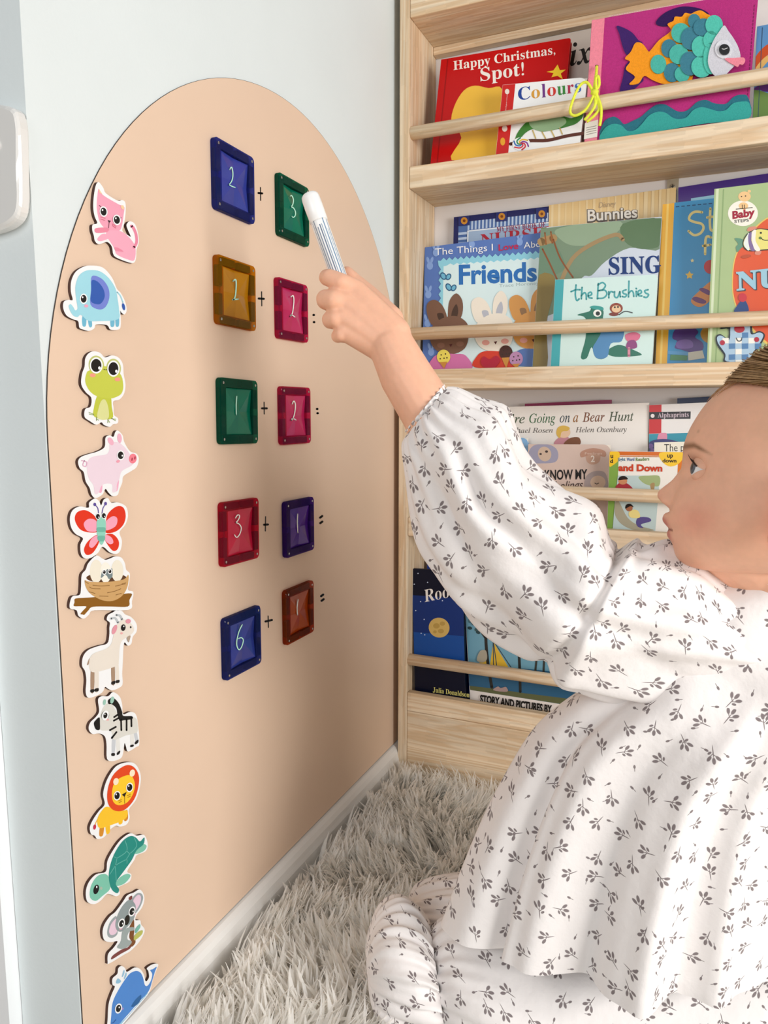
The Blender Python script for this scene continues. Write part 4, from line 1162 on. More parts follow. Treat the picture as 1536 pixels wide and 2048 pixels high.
b.art('fish_outline', [[(880, 740), (920, 660), (1000, 612), (1080, 606), (1180, 640), (1180, 790), (1060, 815), (960, 822), (900, 800)]], '#20281f')
b.art('fish_body', [[(890, 740), (925, 668), (1000, 620), (1080, 614), (1180, 650), (1180, 780), (1060, 806), (960, 812), (908, 790)]], '#e6dc7c')
b.art('fish_stripe', [[(893, 740), (925, 670), (945, 655), (945, 808), (910, 788)]], '#e8efe9')
b.art('fish_stripe', [[(938, 662), (970, 640), (965, 720), (1000, 812), (958, 810), (938, 740)]], '#7f6a9a')
b.art('fish_stripe', [[(972, 638), (1010, 620), (1005, 720), (1050, 808), (1002, 812), (970, 720)]], '#f2efe2')
b.art('fish_eye', [ell(1056, 646, 10, 10)], '#1d1a18')
b.art('fish_cheek', [ell(1050, 695, 15, 13)], '#5d7a3a')
b.art('fish_mouth', [[(1060, 700), (1090, 716), (1130, 715)]], '#1d1a18', w=7)
b.art('freckle', [ell(915, 870, 48, 16, -10)], '#b84a22')
b.text('NU', (832, 1200), (1252, 1155), 175, '#3f4d55', base=SER, bold=.03)
b.text('NU', (824, 1194), (1244, 1149), 175, '#9fc9da', base=SER, bold=.02)
b.art('hat', [[(805, 1400), (830, 1340), (880, 1285), (920, 1310), (935, 1400)]], '#21417c')
b.art('hat_bobble', [ell(882, 1262, 40, 42)], '#c62a3a')
b.art('toy_outline', [[(670, 1560), (720, 1470), (760, 1480), (860, 1460), (960, 1480), (980, 1600), (1040, 1580), (1095, 1620), (1050, 1720), (985, 1800), (965, 1880), (715, 1880), (705, 1810), (640, 1720), (625, 1640), (670, 1610), (740, 1650), (745, 1560)]], '#16222c')
b.art('toy_body', [[(765, 1560), (775, 1490), (860, 1475), (945, 1490), (960, 1610), (1040, 1595), (1080, 1625), (1030, 1720), (970, 1800), (955, 1870), (730, 1870), (718, 1800), (650, 1700), (640, 1640), (680, 1625), (755, 1665)]], '#a9c6dc')
for r in range(7):
    for c in range(6):
        x, y = 690 + c * 62, 1545 + r * 52
        if 650 < x < 1010 and (y > 1640 or 760 < x < 920) and not (y > 1740 and (x < 730 or x > 900)):
            if (r + c) % 2 == 0:
                b.art('gingham_check', [[(x, y), (x + 60, y - 3), (x + 60, y + 48), (x, y + 51)]], '#f3f0e6' if r % 2 == 0 else '#4f7fb0', smooth=0)
b.art('toy_nose', [ell(852, 1560, 50, 38)], '#b01f30')
b.art('toy_paw', [ell(690, 1692, 24, 24), ell(1016, 1662, 24, 24)], '#b01f3a')
b.art('toy_smile', [[(822, 1648), (838, 1675), (868, 1672), (875, 1645)]], '#16222c', w=8)

# ---------------- third shelf
b = Book('magenta_book', 'magenta book just showing as a strip above the large white book', 3, C3, (548, 178), (900, 172), (548, 600), .099, .1145, .006, gloss('#8c2352'))
b = Book('italic_title_book', 'large white book with green and brown italic title and a small blond child', 3, C3, (360, 194), (1053, 173), (350, 600), .074, .098, .008, gloss('#eae6e0'))
for s, x0, x1, col in (("We're", 425, 548, '#4a5a42'), ('Going', 566, 672, '#3f6a45'), ('on', 690, 731, '#3c4a52'), ('a', 744, 765, '#9a6a3a'), ('Bear', 782, 872, '#7a4a30'), ('Hunt', 888, 990, '#4a5540')):
    b.text(s, (x0, 256 - (x0 - 566) * .022), (x1, 256 - (x1 - 566) * .022), 27 if s in ('on', 'a') else 38, col, base=ITA, bold=.006)
b.text('Michael Rosen', (458, 297), (662, 295), 22, '#5a5550', base=ITA)
b.text('Helen Oxenbury', (754, 294), (962, 292), 22, '#5a5550', base=ITA)
b.art('child_body', [[(668, 345), (682, 318), (720, 310), (735, 345)]], '#c78a96')
b.art('child_head', [ell(706, 293, 27, 24)], '#e9c6a4')
b.art('child_hair', [[(676, 300), (682, 275), (705, 266), (730, 275), (722, 288), (698, 292), (690, 318)]], '#d9b34e')
b.art('bear_back', [[(706, 345), (730, 318), (768, 315), (770, 345)]], '#7a4a2a')
b = Book('navy_book', 'dark navy book at the back of the third shelf', 3, C3, (1167, 156), (1600, 142), (1167, 600), .098, .1135, .007, gloss('#16254a'))
b = Book('red_spine_book', 'red spined white book with a black band and teal lower cover', 3, C3, (1053, 183), (1560, 172), (1049, 640), .0745, .0955, .009, gloss('#e6e4e2'), gloss('#c0191c'))
b.rect('teal_cover', 0, 0, 1, .78, '#1f8fa6')
b.rect('red_band', 0, .782, .105, 1, '#c41a1e')
b.art('black_band', [[(1052, 212), (1222, 209), (1221, 239), (1052, 241)]], '#171214', smooth=0)
b.text('Alphaprints', (1088, 234), (1214, 231), 20, '#c9b9c4', base=SER)
b.art('white_dot', [ell(1067, 227, 8)], '#e8dfe0')
b.art('pink_shape', [[(1088, 330), (1092, 300), (1110, 296), (1125, 300), (1122, 328)]], '#d88aa6')
b.art('blue_shape', [[(1050, 345), (1060, 330), (1090, 322), (1130, 322), (1180, 335), (1195, 350), (1050, 372)]], '#2c2f70')
b.art('ring', [ell(1060, 350, 10), ell(1066, 366, 8)], '#7a5aa8')
b = Book('cream_reader_book', 'cream book with black lettering starting The, beside the child\'s forehead', 3, C3, (1074, 335), (1420, 330), (1070, 660), .0555, .072, .008, gloss('#e9e3d2'))
b.text('The p', (1114, 372), (1196, 370), 30, '#26221f')
b.text('r', (1183, 398), (1190, 398), 15, '#26221f')
b = Book('oval_logo_book', 'small light blue board book with an oval logo in its corner', 3, C3, (380, 322), (560, 316), (380, 640), .052, .069, .009, gloss('#7fb0dc'), board=True, corner=.010)
b.art('logo_oval', [ell(531, 352, 13, 18)], '#e3b04a')
b.art('logo_mark', [[(527, 342), (534, 338), (539, 350), (536, 364), (527, 366), (530, 354)]], '#1a1714')
b = Book('feelings_book', 'dusty pink board book reading I know my feelings with wrapped baby animals', 3, C3, (562, 342), (897, 345), (552, 640), .0385, .0525, .010, gloss('#d3bcb0'), board=True, corner=.012)
b.art('blanket', [[(565, 415), (565, 370), (590, 345), (640, 342), (675, 360), (684, 390), (670, 415), (620, 420)]], '#9c9ab0')
b.art('baby_face', [ell(628, 382, 27, 30, -20)], '#cdb49e')
b.art('baby_eye', [ell(636, 372, 6, 5), ell(612, 382, 5, 4)], '#3a2c28')
b.art('badge', [[(800, 372), (850, 368), (852, 410), (825, 425), (800, 412)]], '#c59e88')
b.art('ribbon_banner', [[(778, 372), (825, 358), (873, 370), (873, 394), (825, 382), (778, 396)]], '#b98c76')
b.text('Feelings', (792, 384), (862, 384), 9, '#d9c1b2')
b.text('2', (816, 414), (832, 414), 26, '#efe4da', bold=.02)
b.text('I KNOW MY', (610, 487), (802, 483), 40, '#16120f', bold=.025)
b.text('feelings', (660, 528), (785, 522), 34, '#4a3a34', shear=.3)
b.art('knit_hat', [[(790, 500), (800, 470), (830, 452), (870, 455), (885, 490), (880, 520), (800, 520)]], '#a89a98')
b.art('second_face', [ell(845, 497, 31, 27)], '#cfb59e')
b.art('sleepy_eye', [[(832, 500), (840, 504), (848, 500)]], '#3a2c28', w=3)
b.art('lower_baby', [[(760, 640), (770, 585), (800, 570), (840, 580), (850, 640)]], '#b8a49a')
b = Book('sight_word_reader', 'white and green reader titled Up and Down with children on a slide', 3, C3, (892, 371), (1192, 374), (882, 690), .0235, .0268, .005, gloss('#eeeae2'))
b.rect('green_band', 0, 0, .13, 1, '#7fa64a')
b.art('top_band', [[b.px(0, .955), b.px(1, .955), b.px(1, 1), b.px(0, 1)]], '#d2691c', smooth=0)
b.art('right_band', [[b.px(.935, 0), b.px(1, 0), b.px(1, 1), b.px(.935, 1)]], '#d8741c', smooth=0)
b.art('dots', [[b.px(.13 + i * .019, .945), b.px(.14 + i * .019, .945)] for i in range(42)], '#e08a3a', w=4)
b.art('corner_tab', [[(1098, 376), (1190, 376), (1180, 415), (1140, 433), (1105, 412)]], '#f3c62c')
b.art('corner_tab', [[(893, 374), (930, 374), (930, 405), (905, 428), (891, 430)]], '#f3c62c')
b.text('up', (1126, 396), (1150, 396), 12, '#2a2118', bold=.03)
b.text('down', (1107, 416), (1164, 416), 15, '#2a2118', bold=.03)
b.text('u', (896, 398), (907, 398), 12, '#2a2118', bold=.03)
b.text('d', (894, 418), (906, 418), 15, '#2a2118', bold=.03)
b.text('Sight', (926, 411), (957, 410), 14, '#3f7a9a', bold=.02)
b.text('Word', (962, 411), (993, 410), 14, '#2f5f9a', bold=.02)
b.text('Readers', (999, 411), (1054, 408), 14, '#6a8a4a', bold=.02)
b.text('and Down', (928, 450), (1107, 452), 27, '#c7401f', bold=.045)
b.art('picture', [[(926, 470), (1094, 470), (1092, 530), (1078, 694), (905, 686), (915, 560)]], '#bccfce', smooth=0)
b.art('tree_crown', [[(1010, 475), (1050, 470), (1094, 472), (1094, 510), (1065, 512), (1030, 500)]], '#9fb07a')
b.art('tree_trunk', [[(1062, 530), (1058, 505), (1075, 500), (1072, 530)]], '#a88a5e')
b.art('slide', [[(915, 580), (930, 575), (965, 640), (1010, 672), (1075, 692), (1000, 692), (945, 670), (915, 630)]], '#a8a28c')
b.art('boy_jumper', [[(918, 530), (928, 502), (960, 500), (985, 520), (985, 532)]], '#a8323c')
b.art('boy_head', [ell(946, 492, 18, 14)], '#c98a62')
b.art('boy_hair', [[(928, 488), (935, 474), (955, 472), (967, 484), (950, 486)]], '#241a16')
b.art('girl_legs', [[(1000, 660), (1010, 640), (1050, 640), (1060, 655), (1020, 668), (1030, 682), (1008, 678)]], '#5a508a')
b.art('girl_top', [[(978, 640), (970, 620), (990, 608), (1010, 615), (1015, 640)]], '#e6d58a')
b.art('girl_head', [ell(972, 602, 14, 13)], '#a5684a')
b.art('girl_hair', [[(957, 604), (960, 588), (978, 585), (990, 598), (976, 594)]], '#1e1613')
b = Book('green_book', 'dark green book at the left end of the third shelf', 3, (780, 880, .14323), (372, 560), (900, 550), (380, 1065), .046, .06, .006, gloss('#4d7a3a'))

# ---------------- bottom shelf
b = Book('gold_book', 'dark gold and brown book at the back of the bottom shelf', 4, (780, 880, .14323), (560, 1340), (1600, 1360), (545, 1900), .098, .114, .006, gloss('#5a3a14'))
b.art('gold_streak', [[(600, 1500), (680, 1430), (760, 1560), (700, 1650), (610, 1600)], [(700, 1700), (800, 1600), (860, 1700), (780, 1740)]], '#b98a2c')
b = Book('blue_pack_book', 'small blue book with pale capitals behind the night sky book', 4, (780, 880, .14323), (520, 1690), (1300, 1700), (510, 2000), .064, .08, .010, gloss('#27408c'))
b.text('PA', (706, 1745), (785, 1752), 46, '#aebbe0', bold=.03)
b.art('grey_badge', [ell(760, 1790, 45, 34)], '#a59fa6')
b = Book('night_sky_book', 'dark blue night sky book with full moon and the word Room', 4, C4, (145, 258), (487, 290), (167, 1080), .023, .0268, .006, gloss('#0a0f24'))
b.art('night_band', [[b.px(.0, .28), b.px(1, .28), b.px(1, .8), b.px(0, .8)]], '#16306e', smooth=0)
b.art('night_glow', [[b.px(.0, .30), b.px(1, .30), b.px(1, .52), b.px(0, .52)]], '#1a4a92', smooth=0)
b.art('moon', [ell(328, 652, 70, 66, 20)], '#c9a860')
b.art('moon_patch', [ell(310, 640, 22, 18), ell(350, 625, 18, 14), ell(340, 675, 20, 15), ell(300, 680, 12, 10)], '#b3924c')
b.text('Room', (232, 482), (478, 432), 82, '#e6dfd8', base=SER, bold=-.004)
b.art('star', [ell(x, y, 4) for x, y in ((187, 290), (251, 350), (162, 362), (350, 472), (228, 597), (172, 538), (208, 690), (232, 700), (320, 322), (204, 478))], '#c9d2e6')
b.text('Julia Donaldson', (286, 1082), (530, 1118), 34, '#d8cf7a', base=SER)
b = Book('forest_boat_book', 'wide book with dark trees and a sailboat, captioned story and pictures by', 4, C4, (488, 300), (1480, 440), (536, 1150), .034, .056, .008, gloss('#e9dfd8'))
b.text('W', (560, 490), (680, 508), 92, '#17130f', bold=.05)
b.art('picture', [[(499, 522), (1500, 668), (1500, 1220), (535, 1068)]], '#6f9fb2', smooth=0)
b.art('water', [[(522, 940), (800, 920), (1200, 960), (1500, 1010), (1500, 1200), (530, 1040)]], '#2f5f80')
b.art('ground', [[(532, 1040), (700, 1060), (900, 1090), (1300, 1140), (1500, 1160), (1500, 1218), (535, 1068)]], '#5f6340', smooth=0)
b.art('sail', [[(665, 920), (690, 745), (730, 815), (800, 930)]], '#d9b03a', smooth=0)
b.art('sail', [[(585, 905), (615, 860), (650, 880), (650, 915)]], '#d9b03a', smooth=0)
b.art('rigging', [[(690, 740), (820, 935)], [(690, 740), (715, 925)], [(688, 715), (692, 930)]], '#3a4a52', w=6)
b.art('tree_trunk', [[(655, 640), (640, 720), (655, 900), (680, 1050)]], '#2b2a26', w=20)
b.art('tree_trunk', [[(600, 670), (635, 720)], [(640, 640), (640, 720)]], '#2b2a26', w=12)
b.art('tree_trunk', [[(855, 700), (865, 900), (870, 1080)]], '#2b2a26', w=18)
b.art('tree_trunk', [[(985, 800), (970, 950)], [(1030, 850), (1025, 960)], [(1078, 880), (1075, 970)]], '#3a3a34', w=14)
for i in range(34):
    a, r = random.uniform(0, 6.28), random.uniform(0, 1) ** .5
    b.art('foliage', [ell(620 + 100 * r * math.cos(a), 620 + 75 * r * math.sin(a), 16, 11, random.uniform(0, 180), 8)], random.choice(['#3f5a5c', '#56747a', '#2f4548']), smooth=0)
b.art('palm_leaf', [[(650, 640), (720, 615), (770, 620), (740, 645), (690, 645)], [(690, 690), (740, 655), (800, 660), (760, 685)]], '#b2788c')
b.art('shrub', [[(580, 870), (600, 810), (640, 805), (648, 860), (620, 885)]], '#a9a08c')
b.art('lily', [[(690, 1070), (720, 1045), (740, 1055), (775, 1048), (782, 1080)]], '#a98f8a')
b.text('STORY AND PICTURES BY', (600, 1150), (1080, 1222), 52, '#16120f', bold=.045)
# ================================================================== shag rug
RUG = thing('shag_rug', (.56, -.5, .001), 'fluffy cream-white shag rug covering the floor', 'rug')
box('rug_backing', (.020, -1.10, .001), (1.12, -.004, .009), pm('#fbf6ee', .9, .1, 200, 'rug_backing'), RUG)


def pile():
    ntuft, per = 9500, 8
    tx = RNG.uniform(.022, 1.118, ntuft)
    ty = RNG.uniform(-1.095, -.008, ntuft)
    # slow drifting lay of the pile plus a random lean per tuft
    ang = 2.2 * np.sin(tx * 9 + 1.3 * np.sin(ty * 7)) + 1.8 * np.cos(ty * 11 - tx * 4) + RNG.normal(0, .8, ntuft) - .9
    lean = RNG.uniform(.55, 1.25, ntuft)
    x = np.repeat(tx, per) + RNG.normal(0, .0042, ntuft * per)
    y = np.repeat(ty, per) + RNG.normal(0, .0042, ntuft * per)
    x = np.clip(x, .022, 1.118)
    y = np.clip(y, -1.097, -.007)
    a = np.repeat(ang, per) + RNG.normal(0, .42, ntuft * per)
    ln = np.repeat(lean, per) * RNG.uniform(.6, 1.25, ntuft * per)
    L = RNG.uniform(.042, .066, ntuft * per)
    w = RNG.uniform(.0016, .0032, ntuft * per)
    dx, dy = np.cos(a), np.sin(a)
    # keep strands off the skirting and the bookcase
    dx = np.where(x < .06, np.abs(dx) * .7, dx)
    dy = np.where(y > -.05, -np.abs(dy) * .8, dy)
    n = len(x)
    segs = 4
    P = np.zeros((n, segs + 1, 3))
    P[:, 0] = np.stack([x, y, np.full(n, .008)], 1)
    for s in range(segs):
        th = ln * (.25 + .95 * s / segs) * 1.05          # angle from vertical grows along the strand
        st = L / segs
        P[:, s + 1] = P[:, s] + np.stack([dx * np.sin(th) * st, dy * np.sin(th) * st, np.cos(th) * st], 1)
    P[:, :, 2] = np.maximum(P[:, :, 2], .007)
    tw = RNG.uniform(0, math.pi, n)
    side = np.stack([-dy * np.cos(tw) + dx * .3 * np.sin(tw), dx * np.cos(tw) + dy * .3 * np.sin(tw), .35 * np.sin(tw)], 1)
    side /= np.linalg.norm(side, axis=1)[:, None]
    prof = np.array([.75, 1, 1, .8, .12])
    A = P + side[:, None, :] * (w[:, None] * prof)[:, :, None]
    B = P - side[:, None, :] * (w[:, None] * prof)[:, :, None]
    V = np.stack([A, B], 2).reshape(-1, 3)               # n, seg, 2
    base = (np.arange(n) * (segs + 1) * 2)[:, None]
    q = []
    for s in range(segs):
        q.append(np.stack([base[:, 0] + 2 * s, base[:, 0] + 2 * s + 1, base[:, 0] + 2 * s + 3, base[:, 0] + 2 * s + 2], 1))
    Q = np.concatenate(q)
    me = bpy.data.meshes.new('pile')
    me.vertices.add(len(V))
    me.vertices.foreach_set('co', (V - np.array(RUG.location)).ravel())
    me.loops.add(Q.size)
    me.loops.foreach_set('vertex_index', Q.ravel())
    me.polygons.add(len(Q))
    me.polygons.foreach_set('loop_start', np.arange(0, Q.size, 4))
    me.polygons.foreach_set('loop_total', np.full(len(Q), 4))
    me.polygons.foreach_set('use_smooth', np.ones(len(Q), bool))
    me.update(calc_edges=True)
    m = pm('#fffdf9', .6, .03, 30, 'rug_fibre', .3, sheen=.4)
    nt = m.node_tree                                     # fibres let light through
    b = nt.nodes['Principled BSDF']
    tr = node(nt, 'ShaderNodeBsdfTranslucent')
    tr.inputs[0].default_value = lin('#fffdf8')
    mx = node(nt, 'ShaderNodeMixShader')
    mx.inputs[0].default_value = .55
    nt.links.new(b.outputs[0], mx.inputs[1])
    nt.links.new(tr.outputs[0], mx.inputs[2])
    nt.links.new(mx.outputs[0], nt.nodes['Material Output'].inputs[0])
    me.materials.append(m)
    o = bpy.data.objects.new('pile', me)
    COL.objects.link(o)
    o.parent = RUG
    o['kind'] = 'stuff'


pile()
# ================================================================== the child
GIRL = thing('person', (.50, -.46, .02), 'kneeling child in a floral white outfit reaching up with a white marker', 'person')


# ---- fabric: white cotton printed with small grey-brown sprigs
def sprig_cloth(name, base='#f0eae7', ink='#857a7a', cells=40.0):
    m = bpy.data.materials.new(name)
    m.use_nodes = True
    nt = m.node_tree
    lk = nt.links.new
    b = nt.nodes['Principled BSDF']
    b.inputs['Roughness'].default_value = .85
    b.inputs['Specular IOR Level'].default_value = .15
    b.inputs['Sheen Weight'].default_value = .15
    uv = node(nt, 'ShaderNodeUVMap', uv_map='cloth')
    wn = node(nt, 'ShaderNodeTexNoise')
    wn.inputs['Scale'].default_value = 18
    lk(uv.outputs[0], wn.inputs['Vector'])

    def vm(op, a, bb=None, scale=None):
        n = node(nt, 'ShaderNodeVectorMath', operation=op)
        if isinstance(a, tuple): n.inputs[0].default_value = a
        else: lk(a, n.inputs[0])
        if bb is not None:
            if isinstance(bb, tuple): n.inputs[1].default_value = bb
            else: lk(bb, n.inputs[1])
        if scale is not None:
            n.inputs['Scale'].default_value = scale
        return n

    def ma(op, a, bb=None):
        n = node(nt, 'ShaderNodeMath', operation=op)
        for i, x in enumerate((a, bb)):
            if x is None: continue
            if isinstance(x, (int, float)): n.inputs[i].default_value = x
            else: lk(x, n.inputs[i])
        return n.outputs[0]

    def motif(off, sc, leaves, stem, keep):
        p = vm('MULTIPLY', vm('ADD', uv.outputs[0], off).outputs[0], (sc, sc, 0)).outputs[0]
        vo = node(nt, 'ShaderNodeTexVoronoi', voronoi_dimensions='2D', feature='F1')
        vo.inputs['Randomness'].default_value = .62
        vo.inputs['Scale'].default_value = 1
        lk(p, vo.inputs['Vector'])
        loc = vm('SUBTRACT', p, vo.outputs['Position']).outputs[0]
        loc = vm('MULTIPLY', loc, (1, 1, 0)).outputs[0]
        sp = node(nt, 'ShaderNodeSeparateColor')
        lk(vo.outputs['Color'], sp.inputs[0])
        ro = node(nt, 'ShaderNodeVectorRotate', rotation_type='Z_AXIS')
        lk(loc, ro.inputs['Vector'])
        lk(ma('MULTIPLY', sp.outputs[0], 6.283), ro.inputs['Angle'])
        res = None
        for (cx, cy, ang, rx, ry) in leaves + stem:
            d = vm('SUBTRACT', ro.outputs[0], (cx, cy, 0)).outputs[0]
            r2 = node(nt, 'ShaderNodeVectorRotate', rotation_type='Z_AXIS')
            lk(d, r2.inputs['Vector'])
            r2.inputs['Angle'].default_value = math.radians(ang)
            q = vm('MULTIPLY', r2.outputs[0], (1 / rx, 1 / ry, 0)).outputs[0]
            ln = vm('LENGTH', q).outputs['Value']
            s = node(nt, 'ShaderNodeMapRange', interpolation_type='SMOOTHSTEP')
            lk(ln, s.inputs['Value'])
            s.inputs['From Min'].default_value = .8
            s.inputs['From Max'].default_value = 1.2
            s.inputs['To Min'].default_value = 1
            s.inputs['To Max'].default_value = 0
            res = s.outputs[0] if res is None else ma('MAXIMUM', res, s.outputs[0])
        return ma('MULTIPLY', res, ma('GREATER_THAN', sp.outputs[1], 1 - keep))

    big = motif((0, 0, 0), cells, [(0, .20, 0, .060, .115), (.15, .12, 42, .055, .11), (-.15, .12, -42, .055, .11), (.12, -.06, 60, .04, .075)],
                [(0, -.10, 0, .016, .22), (.06, .0, 50, .013, .11), (-.06, .03, -50, .013, .11)], .93)
    small = motif((.31, .17, 0), cells * 1.35, [(0, .06, 0, .055, .105)], [(0, -.10, 0, .016, .10)], .55)
    fac = ma('MAXIMUM', big, small)
    mx = node(nt, 'ShaderNodeMix', data_type='RGBA')
    lk(fac, mx.inputs[0])
    mx.inputs[6].default_value = lin(base)
    mx.inputs[7].default_value = lin(ink)
    lk(mx.outputs[2], b.inputs['Base Color'])
    g = node(nt, 'ShaderNodeNewGeometry')
    n2 = node(nt, 'ShaderNodeTexNoise')
    n2.inputs['Scale'].default_value = 55
    n2.inputs['Detail'].default_value = 4
    lk(g.outputs['Position'], n2.inputs['Vector'])
    bp = node(nt, 'ShaderNodeBump')
    bp.inputs['Strength'].default_value = .35
    bp.inputs['Distance'].default_value = .004
    lk(n2.outputs['Fac'], bp.inputs['Height'])
    lk(bp.outputs['Normal'], b.inputs['Normal'])
    return m


CLOTH = sprig_cloth('sprig_cotton')


def cloth(name, rows, parent, nrow=90, nphi=160, flat=False, fold=None, caps=(False, False), mat=None, uv0=(0, 0)):
    """garment tube: rows of (left px, right px, depth, half thickness[, depth of the left edge, of the right edge])"""
    L = np.array([dep(r[0], r[1], r[4] + (r[6] if len(r) > 6 else 0)) for r in rows])
    R = np.array([dep(r[2], r[3], r[4] + (r[7] if len(r) > 7 else 0)) for r in rows])
    t = np.array([[r[5]] for r in rows])
    M = smooth_loop(np.hstack([L, R, t]), 12, closed=False)
    mid = (M[:, :3] + M[:, 3:6]) / 2
    d = np.r_[0, np.cumsum(np.linalg.norm(np.diff(mid, axis=0), axis=1) + 1e-6)]
    s = np.linspace(0, d[-1], nrow)
    M = np.stack([np.interp(s, d, M[:, k]) for k in range(7)], 1)
    c = (M[:, :3] + M[:, 3:6]) / 2
    a = (M[:, 3:6] - M[:, :3]) / 2
    if flat:
        n = np.stack([a[:, 1], -a[:, 0], np.zeros(nrow)], 1)
    else:
        v = CAM - c
        an = a / np.linalg.norm(a, axis=1)[:, None]
        n = v - an * (v * an).sum(1)[:, None]
    n /= np.linalg.norm(n, axis=1)[:, None]
    n *= np.sign(((CAM - c) * n).sum(1))[:, None]
    phi = np.linspace(0, 2 * math.pi, nphi, endpoint=False)
    vv = np.linspace(0, 1, nrow)
    rad = np.zeros((nrow, nphi)) if fold is None else fold(vv[:, None], phi[None, :])
    A = np.linalg.norm(a, axis=1)
    T = np.abs(M[:, 6])
    P = c[:, None] + (a / A[:, None])[:, None] * ((A[:, None] + rad) * np.cos(phi))[:, :, None] + n[:, None] * ((T[:, None] + rad) * np.sin(phi))[:, :, None]
    V = P.reshape(-1, 3)
    Fc = []
    for i in range(nrow - 1):
        for k in range(nphi):
            k2 = (k + 1) % nphi
            Fc.append((i * nphi + k, i * nphi + k2, (i + 1) * nphi + k2, (i + 1) * nphi + k))
    if caps[0]: Fc.append(tuple(range(nphi))[::-1])
    if caps[1]: Fc.append(tuple(range((nrow - 1) * nphi, nrow * nphi)))
    o = obj(name, V, Fc, mat or CLOTH, parent, True)
    # cloth coordinates in metres: arc length around and along
    f0 = nphi // 4
    seg = np.linalg.norm(np.roll(P, -1, 1) - P, axis=2)
    U = np.cumsum(seg, 1) - seg
    U = U - U[:, f0:f0 + 1]
    W2 = np.r_[0, np.cumsum(np.linalg.norm(np.diff(P[:, f0], axis=0), axis=1))]
    uvl = o.data.uv_layers.new(name='cloth')
    li = np.zeros(len(o.data.loops), int)
    o.data.loops.foreach_get('vertex_index', li)
    uvs = np.zeros((len(li), 2))
    uvs[:, 0] = U.reshape(-1)[li] + uv0[0]
    uvs[:, 1] = np.repeat(W2, nphi)[li] + uv0[1]
    # close the seam
    k = li % nphi
    poly = np.repeat(np.arange(len(o.data.polygons)), [p.loop_total for p in o.data.polygons])
    has_last = np.zeros(len(o.data.polygons), bool)
    has_last[poly[k == nphi - 1]] = True
    fix = has_last[poly] & (k == 0)
    tot = seg.sum(1)
    uvs[fix, 0] += tot[np.minimum(li[fix] // nphi, nrow - 1)]
    uvl.data.foreach_set('uv', uvs.ravel())
    return o


def waves(phi, v, spec, seed):
    """sum of soft folds: (count, amplitude, drift along the cloth)"""
    r = np.random.default_rng(seed)
    o = 0
    for k, amp, dr in spec:
        ph = r.uniform(0, 6.28)
        o = o + amp * np.cos(k * phi + ph + dr * v + .6 * np.sin(2 * phi + ph))
    return o


# ---- head shape: profile and back outline as seen from the side, in the head's own middle plane
HD = .67
HS = -ray(1440, 960) / np.linalg.norm(ray(1440, 960))          # towards the near (left) ear
HU = UP - HS * np.dot(UP, HS)
HU /= np.linalg.norm(HU)
HF = np.cross(HS, HU)
if np.dot(HF, RT) > 0: HF = -HF                                  # where the face points
HO = dep(1440, 960, HD)


def table(pts, n=12):
    p = smooth_loop(np.array(pts, float), n, closed=False)
    return p[:, 0], p[:, 1]


FRONT = table([(y_, x_ + 5) for y_, x_ in [(690, 1612), (695, 1575), (704, 1540), (722, 1502), (745, 1473), (773, 1447), (795, 1421.5), (817, 1402), (849, 1382.5), (871, 1373), (890, 1368.5), (907, 1366.5), (927, 1363), (945, 1361), (965, 1358), (985, 1354), (1005, 1349), (1020, 1346), (1035, 1343), (1050, 1343), (1065, 1345), (1080, 1347), (1095, 1348), (1110, 1351), (1123, 1359), (1133, 1374), (1140, 1400)]])
BACK = table([(690, 1612), (695, 1650), (704, 1678), (722, 1706), (760, 1742), (820, 1768), (900, 1778), (980, 1766), (1040, 1738), (1090, 1704), (1140, 1675)])
WIDE = table([(690, .004), (695, .026), (704, .038), (722, .050), (760, .0625), (820, .0715), (880, .0735), (940, .072), (1000, .0685), (1050, .062), (1090, .053), (1120, .041), (1140, .026)])
NOSE = table([(690, 0), (920, 0), (930, 1), (942, 5), (958, 14), (969, 25), (978, 33.5), (987, 36.5), (996, 31.5), (1004, 21), (1011, 11), (1019, 3), (1030, 0), (1140, 0)], 6)
LIPS = table([(690, 0), (1000, 0), (1012, 2.5), (1022, 10.5), (1030, 13.5), (1037, 15.5), (1044, 14), (1051, 9), (1058.5, 4), (1064, 9), (1073, 10.5), (1081, 5.5), (1092, 1), (1110, 0), (1140, 0)], 6)
PXM = HD / F
EYE_C = .0315                                                    # half the distance between the eyes


